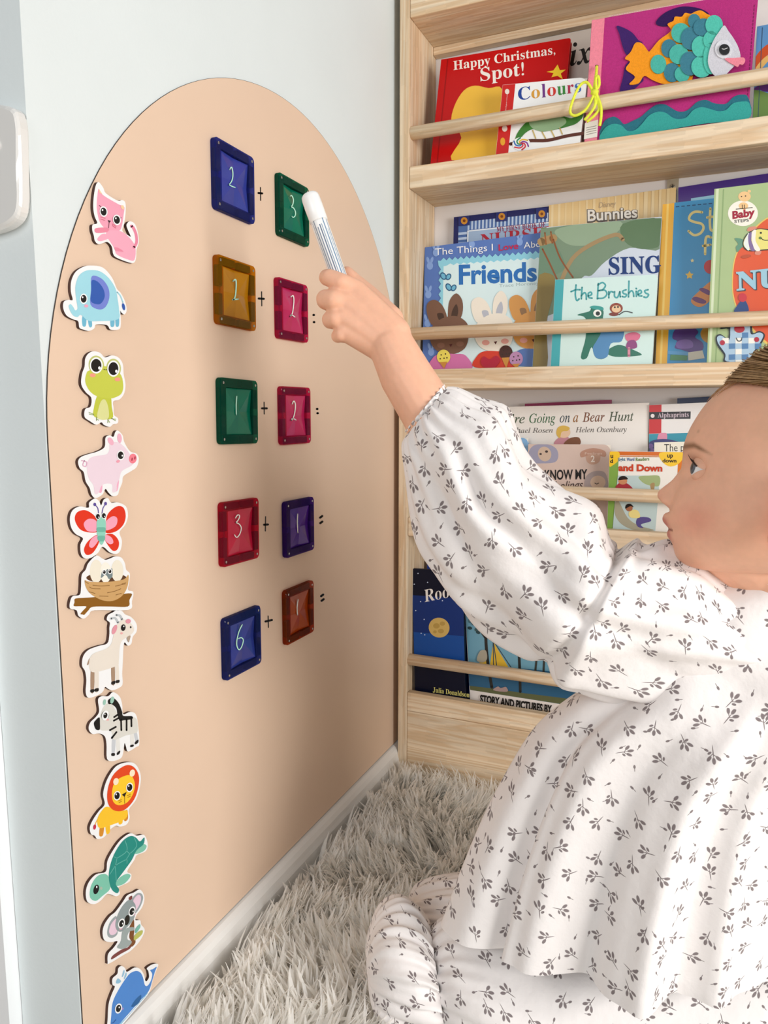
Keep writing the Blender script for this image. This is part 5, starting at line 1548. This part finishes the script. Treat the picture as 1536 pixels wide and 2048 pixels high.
def head_surface(Y, th, off=0.0):
    """world points of the head at profile level Y (pixels) and angle th (0 = face, pi = back of the head)"""
    Y, th = np.broadcast_arrays(np.asarray(Y, float), np.asarray(th, float))
    fx, bx, w = np.interp(Y, *FRONT), np.interp(Y, *BACK), np.interp(Y, *WIDE)
    cx = fx * .45 + bx * .55
    ct, st = np.cos(th), np.sin(th)
    lat = w * np.sign(st) * np.abs(st) ** .92
    fr = np.where(ct > 0, (cx - fx), (bx - cx)) * PXM
    fwd = fr * np.sign(ct) * np.abs(ct) ** .86
    up = -(Y - 960) * PXM
    front = np.clip(ct, 0, 1) ** 1.5
    ns = np.interp(Y, [900, 950, 985, 1004, 1025], [.0062, .0066, .0088, .0112, .010])
    fwd = fwd + front * (np.interp(Y, *NOSE) * PXM * np.exp(-(lat / ns) ** 2) + np.interp(Y, *LIPS) * PXM * np.exp(-(np.abs(lat) / .0195) ** 2.6))
    for sg in (-1, 1):
        # nostril wings, eye sockets, cheeks, brow
        fwd = fwd + front * .0052 * np.exp(-((lat - sg * .0105) / .0052) ** 2 - ((Y - 1001) / 11) ** 2)
        fwd = fwd - front * .0135 * np.exp(-((lat - sg * (EYE_C + .0005)) / .0155) ** 2 - ((Y - 938) / 22) ** 2)
        fwd = fwd + front * .0030 * np.exp(-((lat - sg * .030) / .018) ** 2 - ((Y - 896) / 17) ** 2)
        fwd = fwd + front * .0062 * np.exp(-((lat - sg * .034) / .020) ** 2 - ((Y - 1012) / 36) ** 2)
        lat = lat + sg * .0035 * np.exp(-((Y - 1030) / 45) ** 2) * np.clip(sg * st, 0, 1) * np.exp(-((th - sg * 1.0) / .5) ** 2)
    cen = HO + (-(cx - 1440) * PXM)[..., None] * HF * 1.0 + up[..., None] * HU
    P = cen + fwd[..., None] * HF + lat[..., None] * HS
    if off is not None and np.any(off):
        d = fwd[..., None] * HF + lat[..., None] * HS + (np.clip((820 - Y) / 130, 0, 1) ** 2 * .09)[..., None] * HU
        d = d / (np.linalg.norm(d, axis=-1)[..., None] + 1e-9)
        P = P + d * np.asarray(off)[..., None]
    return P


def grid_vf(P, wrap=True, poles=True):
    nr, nc = P.shape[:2]
    V = P.reshape(-1, 3).tolist()
    Fc = []
    for i in range(nr - 1):
        for k in range(nc if wrap else nc - 1):
            k2 = (k + 1) % nc
            Fc.append((i * nc + k, i * nc + k2, (i + 1) * nc + k2, (i + 1) * nc + k))
    if poles:
        Fc.append(tuple(range(nc))[::-1])
        Fc.append(tuple(range((nr - 1) * nc, nr * nc)))
    return V, Fc


def capsule(p, q, r0, r1, seg=20, n=6):
    p, q = np.asarray(p, float), np.asarray(q, float)
    d = q - p
    Ln = np.linalg.norm(d) + 1e-9
    d = d / Ln
    P, Rr = [], []
    for a in np.linspace(-math.pi / 2 + .05, 0, n):
        P.append(p + d * r0 * math.sin(a)); Rr.append(r0 * math.cos(a))
    for a in np.linspace(.0, math.pi / 2 - .05, n):
        P.append(q + d * (r1 * math.sin(a) + 1e-5)); Rr.append(r1 * math.cos(a))
    return tube_vf(P, Rr, seg)


def chain(pts):
    """tapered limb through (x px, y px, depth, radius px) joints"""
    out = []
    W_ = [(dep(x, y, d), r * d / F) for x, y, d, r in pts]
    for (p, r0), (q, r1) in zip(W_[:-1], W_[1:]):
        out.append(capsule(p, q, r0, r1))
    return out


def ellipsoid(c, ax, seg=20, n=14):
    P = np.zeros((n, seg, 3))
    for i, a in enumerate(np.linspace(-math.pi / 2 + .05, math.pi / 2 - .05, n)):
        for k in range(seg):
            b = 2 * math.pi * k / seg
            P[i, k] = np.asarray(c) + np.asarray(ax[2]) * math.sin(a) + math.cos(a) * (np.asarray(ax[0]) * math.cos(b) + np.asarray(ax[1]) * math.sin(b))
    return grid_vf(P)


def midp(x, y, c=0.0):
    """head point: profile pixel x, y shifted c metres towards the near side"""
    return unpl(x, y, HO, HS) + HS * c


DH = .72                                                         # depth of the hand
parts = []
Ys = np.r_[np.linspace(690.5, 720, 12), np.linspace(724, 1139.5, 170)]
ths = np.linspace(-math.pi, math.pi, 240, endpoint=False)
parts.append(grid_vf(head_surface(Ys[:, None], ths[None, :])))
# near and far ear: rim, bowl and lobe
for sg, cc in ((1, .0715), (-1, -.0715)):
    for (x, y, rf, ru, rs, dc) in ((1572, 1010, .017, .028, .007, .004), (1580, 990, .019, .020, .008, .007), (1551, 1066, .0105, .0115, .0065, .002)):
        parts.append(ellipsoid(midp(x, y, cc + sg * dc), (HF * rf, HU * ru, HS * rs)))
# neck, shoulders, trunk
parts += chain([(1600, 1010, .672, 108), (1570, 1150, .675, 104), (1575, 1240, .695, 104)])
parts += chain([(1450, 1080, .672, 70), (1540, 1130, .675, 92)])
parts += chain([(1400, 1290, .72, 66), (1600, 1320, .735, 105), (1580, 1560, .745, 165), (1560, 1760, .775, 120)])
parts += chain([(1700, 1330, .75, 70), (1700, 1560, .76, 50)])
# raised arm
parts += chain([(1390, 1270, .72, 70), (1120, 1140, .71, 62), (925, 990, .715, 57), (858, 826, .716, 56), (812, 752, .718, 53), (783, 692, DH, 46)])
# hand: metacarpals, then each finger curling round the marker
parts += chain([(783, 670, DH, 40), (712, 583, DH + .001, 23)])
parts += chain([(778, 678, DH, 40), (694, 606, DH - .001, 25)])
parts += chain([(770, 684, DH, 36), (688, 634, DH - .001, 24)])
parts += chain([(762, 690, DH + .002, 34), (692, 662, DH + .001, 22)])
parts += chain([(728, 606, DH + .004, 30), (716, 640, DH + .004, 32), (730, 668, DH + .004, 32)])
parts += chain([(712, 580, DH + .001, 21), (684, 566, DH - .004, 19), (660, 556, DH + .000, 17.5), (654, 555, DH + .018, 16.5), (668, 562, DH + .036, 15), (690, 572, DH + .042, 14)])
parts += chain([(694, 606, DH - .001, 23), (668, 600, DH - .006, 20.5), (651, 598, DH + .000, 19), (650, 602, DH + .020, 17), (664, 610, DH + .037, 15.5), (688, 618, DH + .042, 14)])
parts += chain([(688, 634, DH - .001, 21), (672, 637, DH - .004, 18), (660, 639, DH + .001, 16.5), (660, 642, DH + .019, 15.5), (676, 646, DH + .035, 14), (694, 650, DH + .039, 13)])
parts += chain([(692, 662, DH + .001, 18), (683, 668, DH - .001, 15.5), (676, 672, DH + .004, 14), (678, 672, DH + .019, 13), (690, 674, DH + .031, 12)])
parts += chain([(778, 640, DH + .016, 30), (738, 592, DH + .034, 21), (710, 566, DH + .043, 18), (694, 548, DH + .044, 15)])
# folded legs under the clothes
parts += chain([(1520, 1900, .785, 105), (1180, 2000, .79, 80), (950, 1985, .806, 60)])

V, Fc = join_vf(parts)
_body = obj('body_raw', V, Fc, None)
bm = bmesh.new()
bm.from_mesh(_body.data)
bmesh.ops.recalc_face_normals(bm, faces=bm.faces[:])
bm.to_mesh(_body.data)
bm.free()
md = _body.modifiers.new('skin', 'REMESH')
md.mode = 'VOXEL'
md.voxel_size = .0015
md.use_smooth_shade = True
sm = _body.modifiers.new('soft', 'SMOOTH')
sm.factor = .5
sm.iterations = 4
dg = bpy.context.evaluated_depsgraph_get()
_me = bpy.data.meshes.new_from_object(_body.evaluated_get(dg))
_loc = np.array(_body.location)
bpy.data.objects.remove(_body)
co = np.zeros(len(_me.vertices) * 3)
_me.vertices.foreach_get('co', co)
co = co.reshape(-1, 3) + _loc
_me.vertices.foreach_set('co', (co - wloc(GIRL)).ravel())
_me.name = 'body'
BODY = bpy.data.objects.new('body', _me)
COL.objects.link(BODY)
BODY.parent = GIRL
_me.polygons.foreach_set('use_smooth', np.ones(len(_me.polygons), bool))
# skin tints of its own: lips, cheeks, brows, ears, knuckles
rel = co - HO
hf, hu, hs = rel @ HF, rel @ HU, rel @ HS
px_, py_ = 1440 - hf / PXM, 960 - hu / PXM
def blob(x, y, c, rx, ry, rc):
    return np.exp(-((px_ - x) / rx) ** 2 - ((py_ - y) / ry) ** 2 - ((np.abs(hs) - c) / rc) ** 2)
inface = (px_ > 1290) & (px_ < 1800) & (py_ > 660) & (py_ < 1160) & (np.abs(hs) < .12)
lip = inface * np.clip(2.2 * np.exp(-((py_ - 1044) / 9) ** 2 - (np.abs(hs) / .016) ** 4) * (px_ < 1346 + 600 * np.abs(hs)) + 2.2 * np.exp(-((py_ - 1070) / 9) ** 2 - (np.abs(hs) / .014) ** 4) * (px_ < 1354 + 600 * np.abs(hs)), 0, 1)
mouth = inface * np.exp(-((py_ - 1058.5) / 2.6) ** 2) * (np.abs(hs) < .020) * (px_ < 1364)
blush = inface * np.clip(blob(1400, 1035, .045, 42, 34, .03) * .8 + blob(1322, 990, 0, 14, 14, .012) * .35 + blob(1552, 1060, .075, 30, 40, .03) * .9, 0, 1)
by = 893 + np.clip(px_ - 1395, 0, 99) * .62
brow = inface * np.exp(-((py_ - by) / (7.5 - .09 * np.clip(px_ - 1375, 0, 55))) ** 2) * (px_ > 1366) * (px_ < 1428) * (np.abs(hs) > .009) * np.clip((1434 - px_) / 30, 0, 1)
shade_hair = inface * np.clip((px_ - 1482) / 60, 0, 1) * np.exp(-((py_ - 872) / 42) ** 2) * .55
mole = inface * blob(1402, 866, .045, 2.6, 2.6, .05)
at = _me.color_attributes.new('tint', 'FLOAT_COLOR', 'POINT')
skin = np.array(lin('#edb799')[:3])
cols = np.tile(skin, (len(co), 1))
def over(m, c, k=1.0):
    global cols
    m = (m * k)[:, None]
    cols = cols * (1 - m) + np.array(lin(c)[:3]) * m
over(blush, '#d5806c', .6); over(lip, '#c8726a', .75); over(mouth, '#7a3a34', .9); over(shade_hair, '#a9825a', .8); over(brow, '#7d5738', .9); over(mole, '#8a5a44', .45)
at.data.foreach_set('color', np.hstack([cols, np.ones((len(cols), 1))]).ravel())
sk = bpy.data.materials.new('skin')
sk.use_nodes = True
nt = sk.node_tree
bs = nt.nodes['Principled BSDF']
bs.inputs['Roughness'].default_value = .5
bs.inputs['Specular IOR Level'].default_value = .3
bs.inputs['Subsurface Weight'].default_value = .25
bs.inputs['Subsurface Radius'].default_value = (1, .35, .2)
bs.inputs['Subsurface Scale'].default_value = .004
va = node(nt, 'ShaderNodeVertexColor', layer_name='tint')
nz = node(nt, 'ShaderNodeTexNoise')
nz.inputs['Scale'].default_value = 140
hsv = node(nt, 'ShaderNodeHueSaturation')
mr = node(nt, 'ShaderNodeMapRange')
mr.inputs['To Min'].default_value = .93
mr.inputs['To Max'].default_value = 1.07
g = node(nt, 'ShaderNodeNewGeometry')
nt.links.new(g.outputs['Position'], nz.inputs['Vector'])
nt.links.new(nz.outputs['Fac'], mr.inputs['Value'])
nt.links.new(va.outputs['Color'], hsv.inputs['Color'])
nt.links.new(mr.outputs[0], hsv.inputs['Value'])
nt.links.new(hsv.outputs[0], bs.inputs['Base Color'])
_me.materials.clear()
_me.materials.append(sk)
SKIN = pm('#eab598', .5, .04, 140, 'eyelid_skin', .3, sss=.2)

# ---- eyes with lids and lashes
ER = .0125
for sg in (1, -1):
    ec = midp(1413, 940, sg * EYE_C)
    g_dir = HF * math.cos(.30) + HU * math.sin(.30) * .8 + HS * .34
    g_dir /= np.linalg.norm(g_dir)
    sd = np.cross(HU, g_dir); sd /= np.linalg.norm(sd)
    uu = np.cross(g_dir, sd)
    P = np.zeros((24, 28, 3))
    for i, a in enumerate(np.linspace(.02, math.pi - .02, 24)):
        for k in range(28):
            b2 = 2 * math.pi * k / 28
            P[i, k] = ec + ER * (g_dir * math.cos(a) + math.sin(a) * (sd * math.cos(b2) + uu * math.sin(b2)))
    v, f = grid_vf(P)
    eb = obj('eyeball', v, f, pm('#e8e6e4', .15, .02, 60, 'eye_white', .6), GIRL, True)
    for nm, a1, rr, col in (('iris', .52, 1.012, '#4f5a63'), ('pupil', .24, 1.02, '#0b0b0d')):
        P = np.zeros((6, 28, 3))
        for i, a in enumerate(np.linspace(.01, a1, 6)):
            for k in range(28):
                b2 = 2 * math.pi * k / 28
                P[i, k] = ec + ER * rr * (g_dir * math.cos(a) + math.sin(a) * (sd * math.cos(b2) + uu * math.sin(b2)))
        v, f = grid_vf(P, poles=False)
        f.append(tuple(range(28))[::-1])
        obj(nm, v, f, pm(col, .08, .1, 200, 'eye_' + nm, .6), eb, True)
    def lidpt(phi, psi, r):
        return ec + r * (HS * math.sin(psi) + math.cos(psi) * (HF * math.cos(phi) + HU * math.sin(phi)))
    for nm, e0, e1 in (('upper_eyelid', .66, 1.75), ('lower_eyelid', -.40, -1.5)):
        P = []
        edge = []
        for psi in np.linspace(-1.565, 1.565, 33):
            ph0 = e0 * max(math.cos(max(-1.57, min(1.57, psi * 1.06))), 0) ** .75 + (.02 if e0 > 0 else -.02)
            row = [lidpt(ph0, psi, ER * 1.005)] + [lidpt(ph0 + (e1 - ph0) * t, psi, ER * ((1.055 if e0 > 0 else 1.035) - (.04 if e0 > 0 else .02) * max(0, t - .35))) for t in np.linspace(0.0, 1, 9)]
            P.append(row)
            edge.append(lidpt(ph0 - (.02 if e0 > 0 else 0), psi, ER * 1.07))
        v, f = grid_vf(np.array(P), wrap=False, poles=False)
        obj(nm, v, f, SKIN, GIRL, True)
        if e0 > 0:
            v, f = tube_vf(np.array(edge)[6:-6], .0007, 6)
            lash = obj('eyelashes', v, f, pm('#3a2820', .6, .1, 200, 'lash'), GIRL, True)
            hv = []
            for j in range(7, 25):
                p0 = edge[j]
                dr = (p0 - ec) / np.linalg.norm(p0 - ec)
                hv.append(tube_vf([p0, p0 + dr * .0028 + HU * .0004, p0 + dr * .0048 + HU * .0024], [.00028, .00022, .00008], 4))
            v, f = join_vf(hv)
            obj('lash_hairs', v, f, pm('#3a2820', .6, .1, 200, 'lash'), lash)

# ---- hair combed back
def hairline(x):
    return np.interp(x, [1440, 1448, 1470, 1500, 1536, 1552, 1566, 1590, 1612, 1640, 1662, 1700], [768, 773, 786, 797, 812, 862, 930, 955, 1000, 1060, 1105, 1120])
HAIRM = pm('#b28c60', .5, .28, 260, 'light_brown_hair', .35)
HAIRD = pm('#977349', .55, .25, 200, 'hair_base', .3)
P = head_surface(Ys[:, None], ths[None, :], .0035)
r2 = P - HO
hx, hy = 1440 - (r2 @ HF) / PXM, 960 - (r2 @ HU) / PXM
ins = hy < hairline(hx) - 4
nr, nc = ins.shape
idx = -np.ones((nr, nc), int)
V, Fc = [], []
for i in range(nr - 1):
    for k in range(nc):
        k2 = (k + 1) % nc
        if ins[i, k] and ins[i, k2] and ins[i + 1, k] and ins[i + 1, k2]:
            q = []
            for (ii, kk) in ((i, k), (i, k2), (i + 1, k2), (i + 1, k)):
                if idx[ii, kk] < 0:
                    idx[ii, kk] = len(V)
                    V.append(P[ii, kk])
                q.append(idx[ii, kk])
            Fc.append(tuple(q))
HAIR = obj('hair', V, Fc, HAIRD, GIRL, True)
rg = np.random.default_rng(11)
SV, SF = [], []
cand = np.argwhere(ins)
for s in range(5200):
    i, k = cand[rg.integers(len(cand))]
    Y0, t0 = Ys[i] + rg.uniform(-2, 2), ths[k]
    if hx[i, k] > 1640 and rg.random() < .6:
        continue
    sgn = 1 if t0 >= 0 else -1
    tt = np.linspace(0, 1, 9)
    reach = rg.uniform(.35, .75)
    Yt = Y0 + (860 - Y0) * (tt * reach) ** 1.3
    th_ = t0 + (sgn * math.pi - t0) * tt * reach
    lift = .0035 + .0045 * np.sin(tt * 2.6) * rg.uniform(.3, 1) + rg.uniform(0, .0015)
    if rg.random() < .05: lift = lift + .003 * tt
    pts = head_surface(np.clip(Yt, 691, 1139), th_, lift)
    d = np.gradient(pts, axis=0)
    sdv = np.cross(d, pts - (HO - HF * .06))
    sdv /= np.linalg.norm(sdv, axis=1)[:, None] + 1e-9
    w = .00045 * np.array([.4, .8, 1, 1, 1, 1, .9, .7, .2])[:, None]
    n0 = len(SV)
    for j in range(9):
        SV.append(pts[j] + sdv[j] * w[j]); SV.append(pts[j] - sdv[j] * w[j])
    SF += [(n0 + 2 * j, n0 + 2 * j + 1, n0 + 2 * j + 3, n0 + 2 * j + 2) for j in range(8)]
st_ = obj('hair_strands', SV, SF, HAIRM, HAIR, True)
st_['kind'] = 'stuff'
# gathered bun at the back of the head
bc = midp(1795, 820, 0)
v, f = ellipsoid(bc, (HF * .030, HU * .034, HS * .034))
obj('hair_bun', v, f, HAIRM, HAIR, True)
WY_ = []
for s in range(22):                                              # fine wisps at the forehead and temple
    x0, y0 = (rg.uniform(1418, 1452), 0) if s < 22 else (rg.uniform(1490, 1540), 1)
    Y0 = rg.uniform(778, 806) if s < 22 else rg.uniform(835, 905)
    t0 = rg.uniform(.0, .5) if s < 22 else rg.uniform(.95, 1.25)
    tt = np.linspace(0, 1, 6)
    pts = head_surface(Y0 - 26 * tt * rg.uniform(.5, 1.2), t0 + .28 * tt, .0008 + .003 * tt)
    WY_.append(tube_vf(pts, [.00018] * 5 + [.00008], 3, False))
v, f = join_vf(WY_)
o = obj('hair_wisps', v, f, HAIRM, HAIR)
o['kind'] = 'stuff'

# ---- clothes: long-sleeved smock top and matching trousers
TOP = thing('smock_top', (0, 0, 0), '', '')
for k in ('label', 'category'):
    if k in TOP: del TOP[k]
TOP.parent = GIRL
TOP.location = Vector((1.0, 0, 0)) * 0


def sleeve_fold(v, phi):
    r = .0040 * np.sin(30 * v + 2.6 * np.sin(phi + 1) + 1.3 * np.sin(3 * phi)) * np.exp(-((v - .40) / .22) ** 2)
    r = r + .0060 * np.cos(3 * phi + 6 * v + 1.4 * np.sin(8 * v)) * np.clip(v * 6, 0, 1)
    r = r + .0075 * ridge3(7 * phi - 9 * v + 1.6 * np.sin(3 * phi + 5 * v)) * np.clip(v * 5, 0, 1)
    r = r + .0022 * np.cos(11 * phi + 16 * v + 2 * np.sin(4 * phi)) * np.clip(v * 4, 0, 1)
    r = r + .0030 * np.cos(20 * phi + 3 * v) * np.exp(-v / .10)
    r = r - .0085 * np.exp(-((v - .46 - .015 * np.sin(phi)) / .011) ** 2)
    r = r + .0055 * np.exp(-((v - .49) / .016) ** 2)
    return r


def ridge3(x):
    return 1.6 * np.sqrt(.5 + .5 * np.cos(x) + .03) - 1.0


cloth('sleeve', [(818, 864, 891, 778, .716, .028), (806, 884, 912, 780, .716, .036), (804, 915, 955, 800, .715, .046), (813, 965, 1010, 818, .713, .054), (833, 1030, 1034, 862, .711, .058), (862, 1100, 1068, 925, .708, .060), (912, 1172, 1130, 975, .705, .062), (975, 1235, 1192, 1024, .702, .064),
                 (1062, 1308, 1232, 1086, .699, .066), (1165, 1372, 1285, 1086, .698, .064), (1300, 1405, 1338, 1088, .700, .062), (1440, 1398, 1390, 1106, .701, .062), (1580, 1380, 1440, 1150, .703, .062), (1720, 1360, 1560, 1172, .706, .06), (1800, 1330, 1690, 1180, .712, .05)],
      TOP, 190, 150, False, sleeve_fold, (False, True), uv0=(.4, .2))
# gathered cuff edge
cloth('cuff', [(818, 866, 892, 778, .7165, .0275), (812, 861, 886, 772, .717, .030), (816, 853, 882, 775, .7175, .0285)], TOP, 14, 150, False,
      lambda v, phi: .0022 * np.cos(26 * phi) * v, uv0=(.1, .9))


def ridge(x):
    # rounded pleats: broad crests, narrow valleys
    return 1.6 * np.sqrt(.5 + .5 * np.cos(x) + .02) - 1.0


def dress_fold(v, phi):
    g = np.clip((v - .26) / .74, 0, 1) ** .8
    w = phi + .10 * np.sin(3 * phi + 1) + .06 * np.sin(7 * phi)
    r = g * (.0230 * ridge(12 * w + .8 * v) + .0130 * np.cos(5 * w + 1.9 + .7 * v) + .0035 * np.cos(27 * w + 3 * v))
    r = r + .0035 * np.sin(24 * v + 4 * np.cos(phi * 2)) * np.exp(-((v - .24) / .15) ** 2)
    r = r + .0030 * np.cos(9 * phi - 8 * v) * np.exp(-((v - .3) / .2) ** 2)
    return r


cloth('bodice', [(1462, 1150, 1655, 1128, .688, .058), (1425, 1163, 1690, 1150, .692, .060), (1352, 1195, 1745, 1215, .702, .066), (1296, 1262, 1790, 1310, .713, .074), (1240, 1345, 1800, 1400, .721, .086), (1162, 1405, 1805, 1480, .728, .092), (1092, 1470, 1810, 1560, .736, .089), (1040, 1560, 1815, 1640, .742, .086),
                 (1000, 1650, 1822, 1720, .748, .084), (968, 1740, 1830, 1790, .752, .081), (944, 1818, 1838, 1855, .756, .079), (930, 1868, 1845, 1905, .758, .077)],
      TOP, 170, 260, True, dress_fold, uv0=(.77, .05))
cloth('neckband', [(1466, 1146, 1650, 1124, .688, .058), (1460, 1140, 1656, 1118, .688, .062), (1452, 1148, 1662, 1126, .688, .066), (1458, 1158, 1660, 1134, .688, .064)], TOP, 12, 120, True, uv0=(.2, .6))

TROU = thing('trousers', (0, 0, 0), '', '')
for k in ('label', 'category'):
    if k in TROU: del TROU[k]
TROU.parent = GIRL


def leg_fold(v, phi):
    return .0032 * np.cos(3 * phi + 9 * v) + .0022 * np.cos(26 * phi) * np.exp(-v / .07) + .002 * np.cos(6 * phi - 14 * v) - .003 * np.exp(-v / .02)


def frill_fold(v, phi):
    g = np.exp(-v / .55)
    return g * (.0055 * np.cos(22 * phi + 2 * np.sin(3 * phi)) + .0025 * np.cos(37 * phi)) + .003 * np.cos(4 * phi + 4 * v) * np.clip(v * 3, 0, 1)


cloth('trouser_leg', [(886, 2052, 862, 1870, .812, .052), (930, 2080, 900, 1845, .806, .062), (1000, 2105, 985, 1850, .80, .070), (1120, 2140, 1120, 1870, .795, .076), (1300, 2170, 1300, 1850, .79, .082), (1520, 2160, 1520, 1800, .785, .088), (1720, 2140, 1720, 1780, .78, .088)],
      TROU, 110, 170, False, leg_fold, (False, True), uv0=(.3, 1.2))
cloth('ankle_frill', [(888, 2050, 863, 1869, .812, .050), (868, 2068, 838, 1832, .814, .056), (832, 2075, 805, 1812, .818, .060), (790, 2056, 775, 1815, .822, .058), (762, 2030, 752, 1836, .824, .050), (742, 1992, 737, 1875, .826, .036), (733, 1940, 731, 1908, .827, .012)],
      TROU, 80, 200, False, frill_fold, (False, True), uv0=(.9, .3))
cloth('far_trouser_leg', [(820, 1830, 818, 1802, .90, .015), (836, 1846, 832, 1784, .90, .035), (868, 1858, 862, 1771, .90, .045), (905, 1870, 898, 1764, .898, .05), (960, 1890, 950, 1762, .892, .055), (1080, 1930, 1080, 1780, .88, .06), (1300, 1960, 1300, 1800, .86, .06)],
      TROU, 70, 130, False, lambda v, phi: .002 * np.cos(9 * phi + 6 * v) + .0015 * np.cos(21 * phi), (True, True), uv0=(.15, .5))

# ================================================================== marker in the hand
MD = DH + .023
m0, m1 = dep(619, 390, MD), dep(702, 622, MD)
ax = (m1 - m0) / np.linalg.norm(m1 - m0)
ML = np.linalg.norm(m1 - m0)
MK = thing('marker', m0, 'white marker pen with thin printed lines held in the raised fist', 'marker')
WP = pm('#f1f0ee', .3, .01, 40, 'marker_plastic', .5)
def turned(name, prof, mat):
    v, f = tube_vf([m0 + ax * z for z, r in prof], [r for z, r in prof], 28)
    return obj(name, v, f, mat, MK, True)
turned('marker_cap', [(-.0010, .0052), (-.0004, .0072), (.0012, .0086), (.004, .0092), (.012, .0093), (.028, .0091), (.0285, .0084)], WP)
turned('barrel', [(.0286, .0084), (.03, .0085), (.06, .0084), (ML * .9, .0082), (ML, .0078)], WP)
e1 = np.cross(ax, FW); e1 /= np.linalg.norm(e1)
e2 = np.cross(ax, e1)
for ang, z0, z1, w_, col in ((2.25, .028, .082, .0009, '#7d8a9a'), (1.95, .036, .084, .0007, '#6a7a92'), (1.65, .034, .09, .0010, '#5f6f88'), (1.42, .034, .09, .0006, '#8aa0b6'), (1.1, .025, .095, .0009, '#6f8fae'), (.85, .04, .095, .0006, '#9fb4c6'), (2.5, .03, .08, .0006, '#99a0aa'), (.6, .03, .095, .0008, '#8fa4b8')):
    V = []
    for z in np.linspace(z0, z1, 8):
        for s in (-1, 1):
            a = ang + s * w_ / .0086 / 2
            V.append(m0 + ax * z + .00865 * (e1 * math.cos(a) + e2 * math.sin(a)))
    obj('printed_line', V, [(2 * i, 2 * i + 1, 2 * i + 3, 2 * i + 2) for i in range(7)], gloss(col), MK)
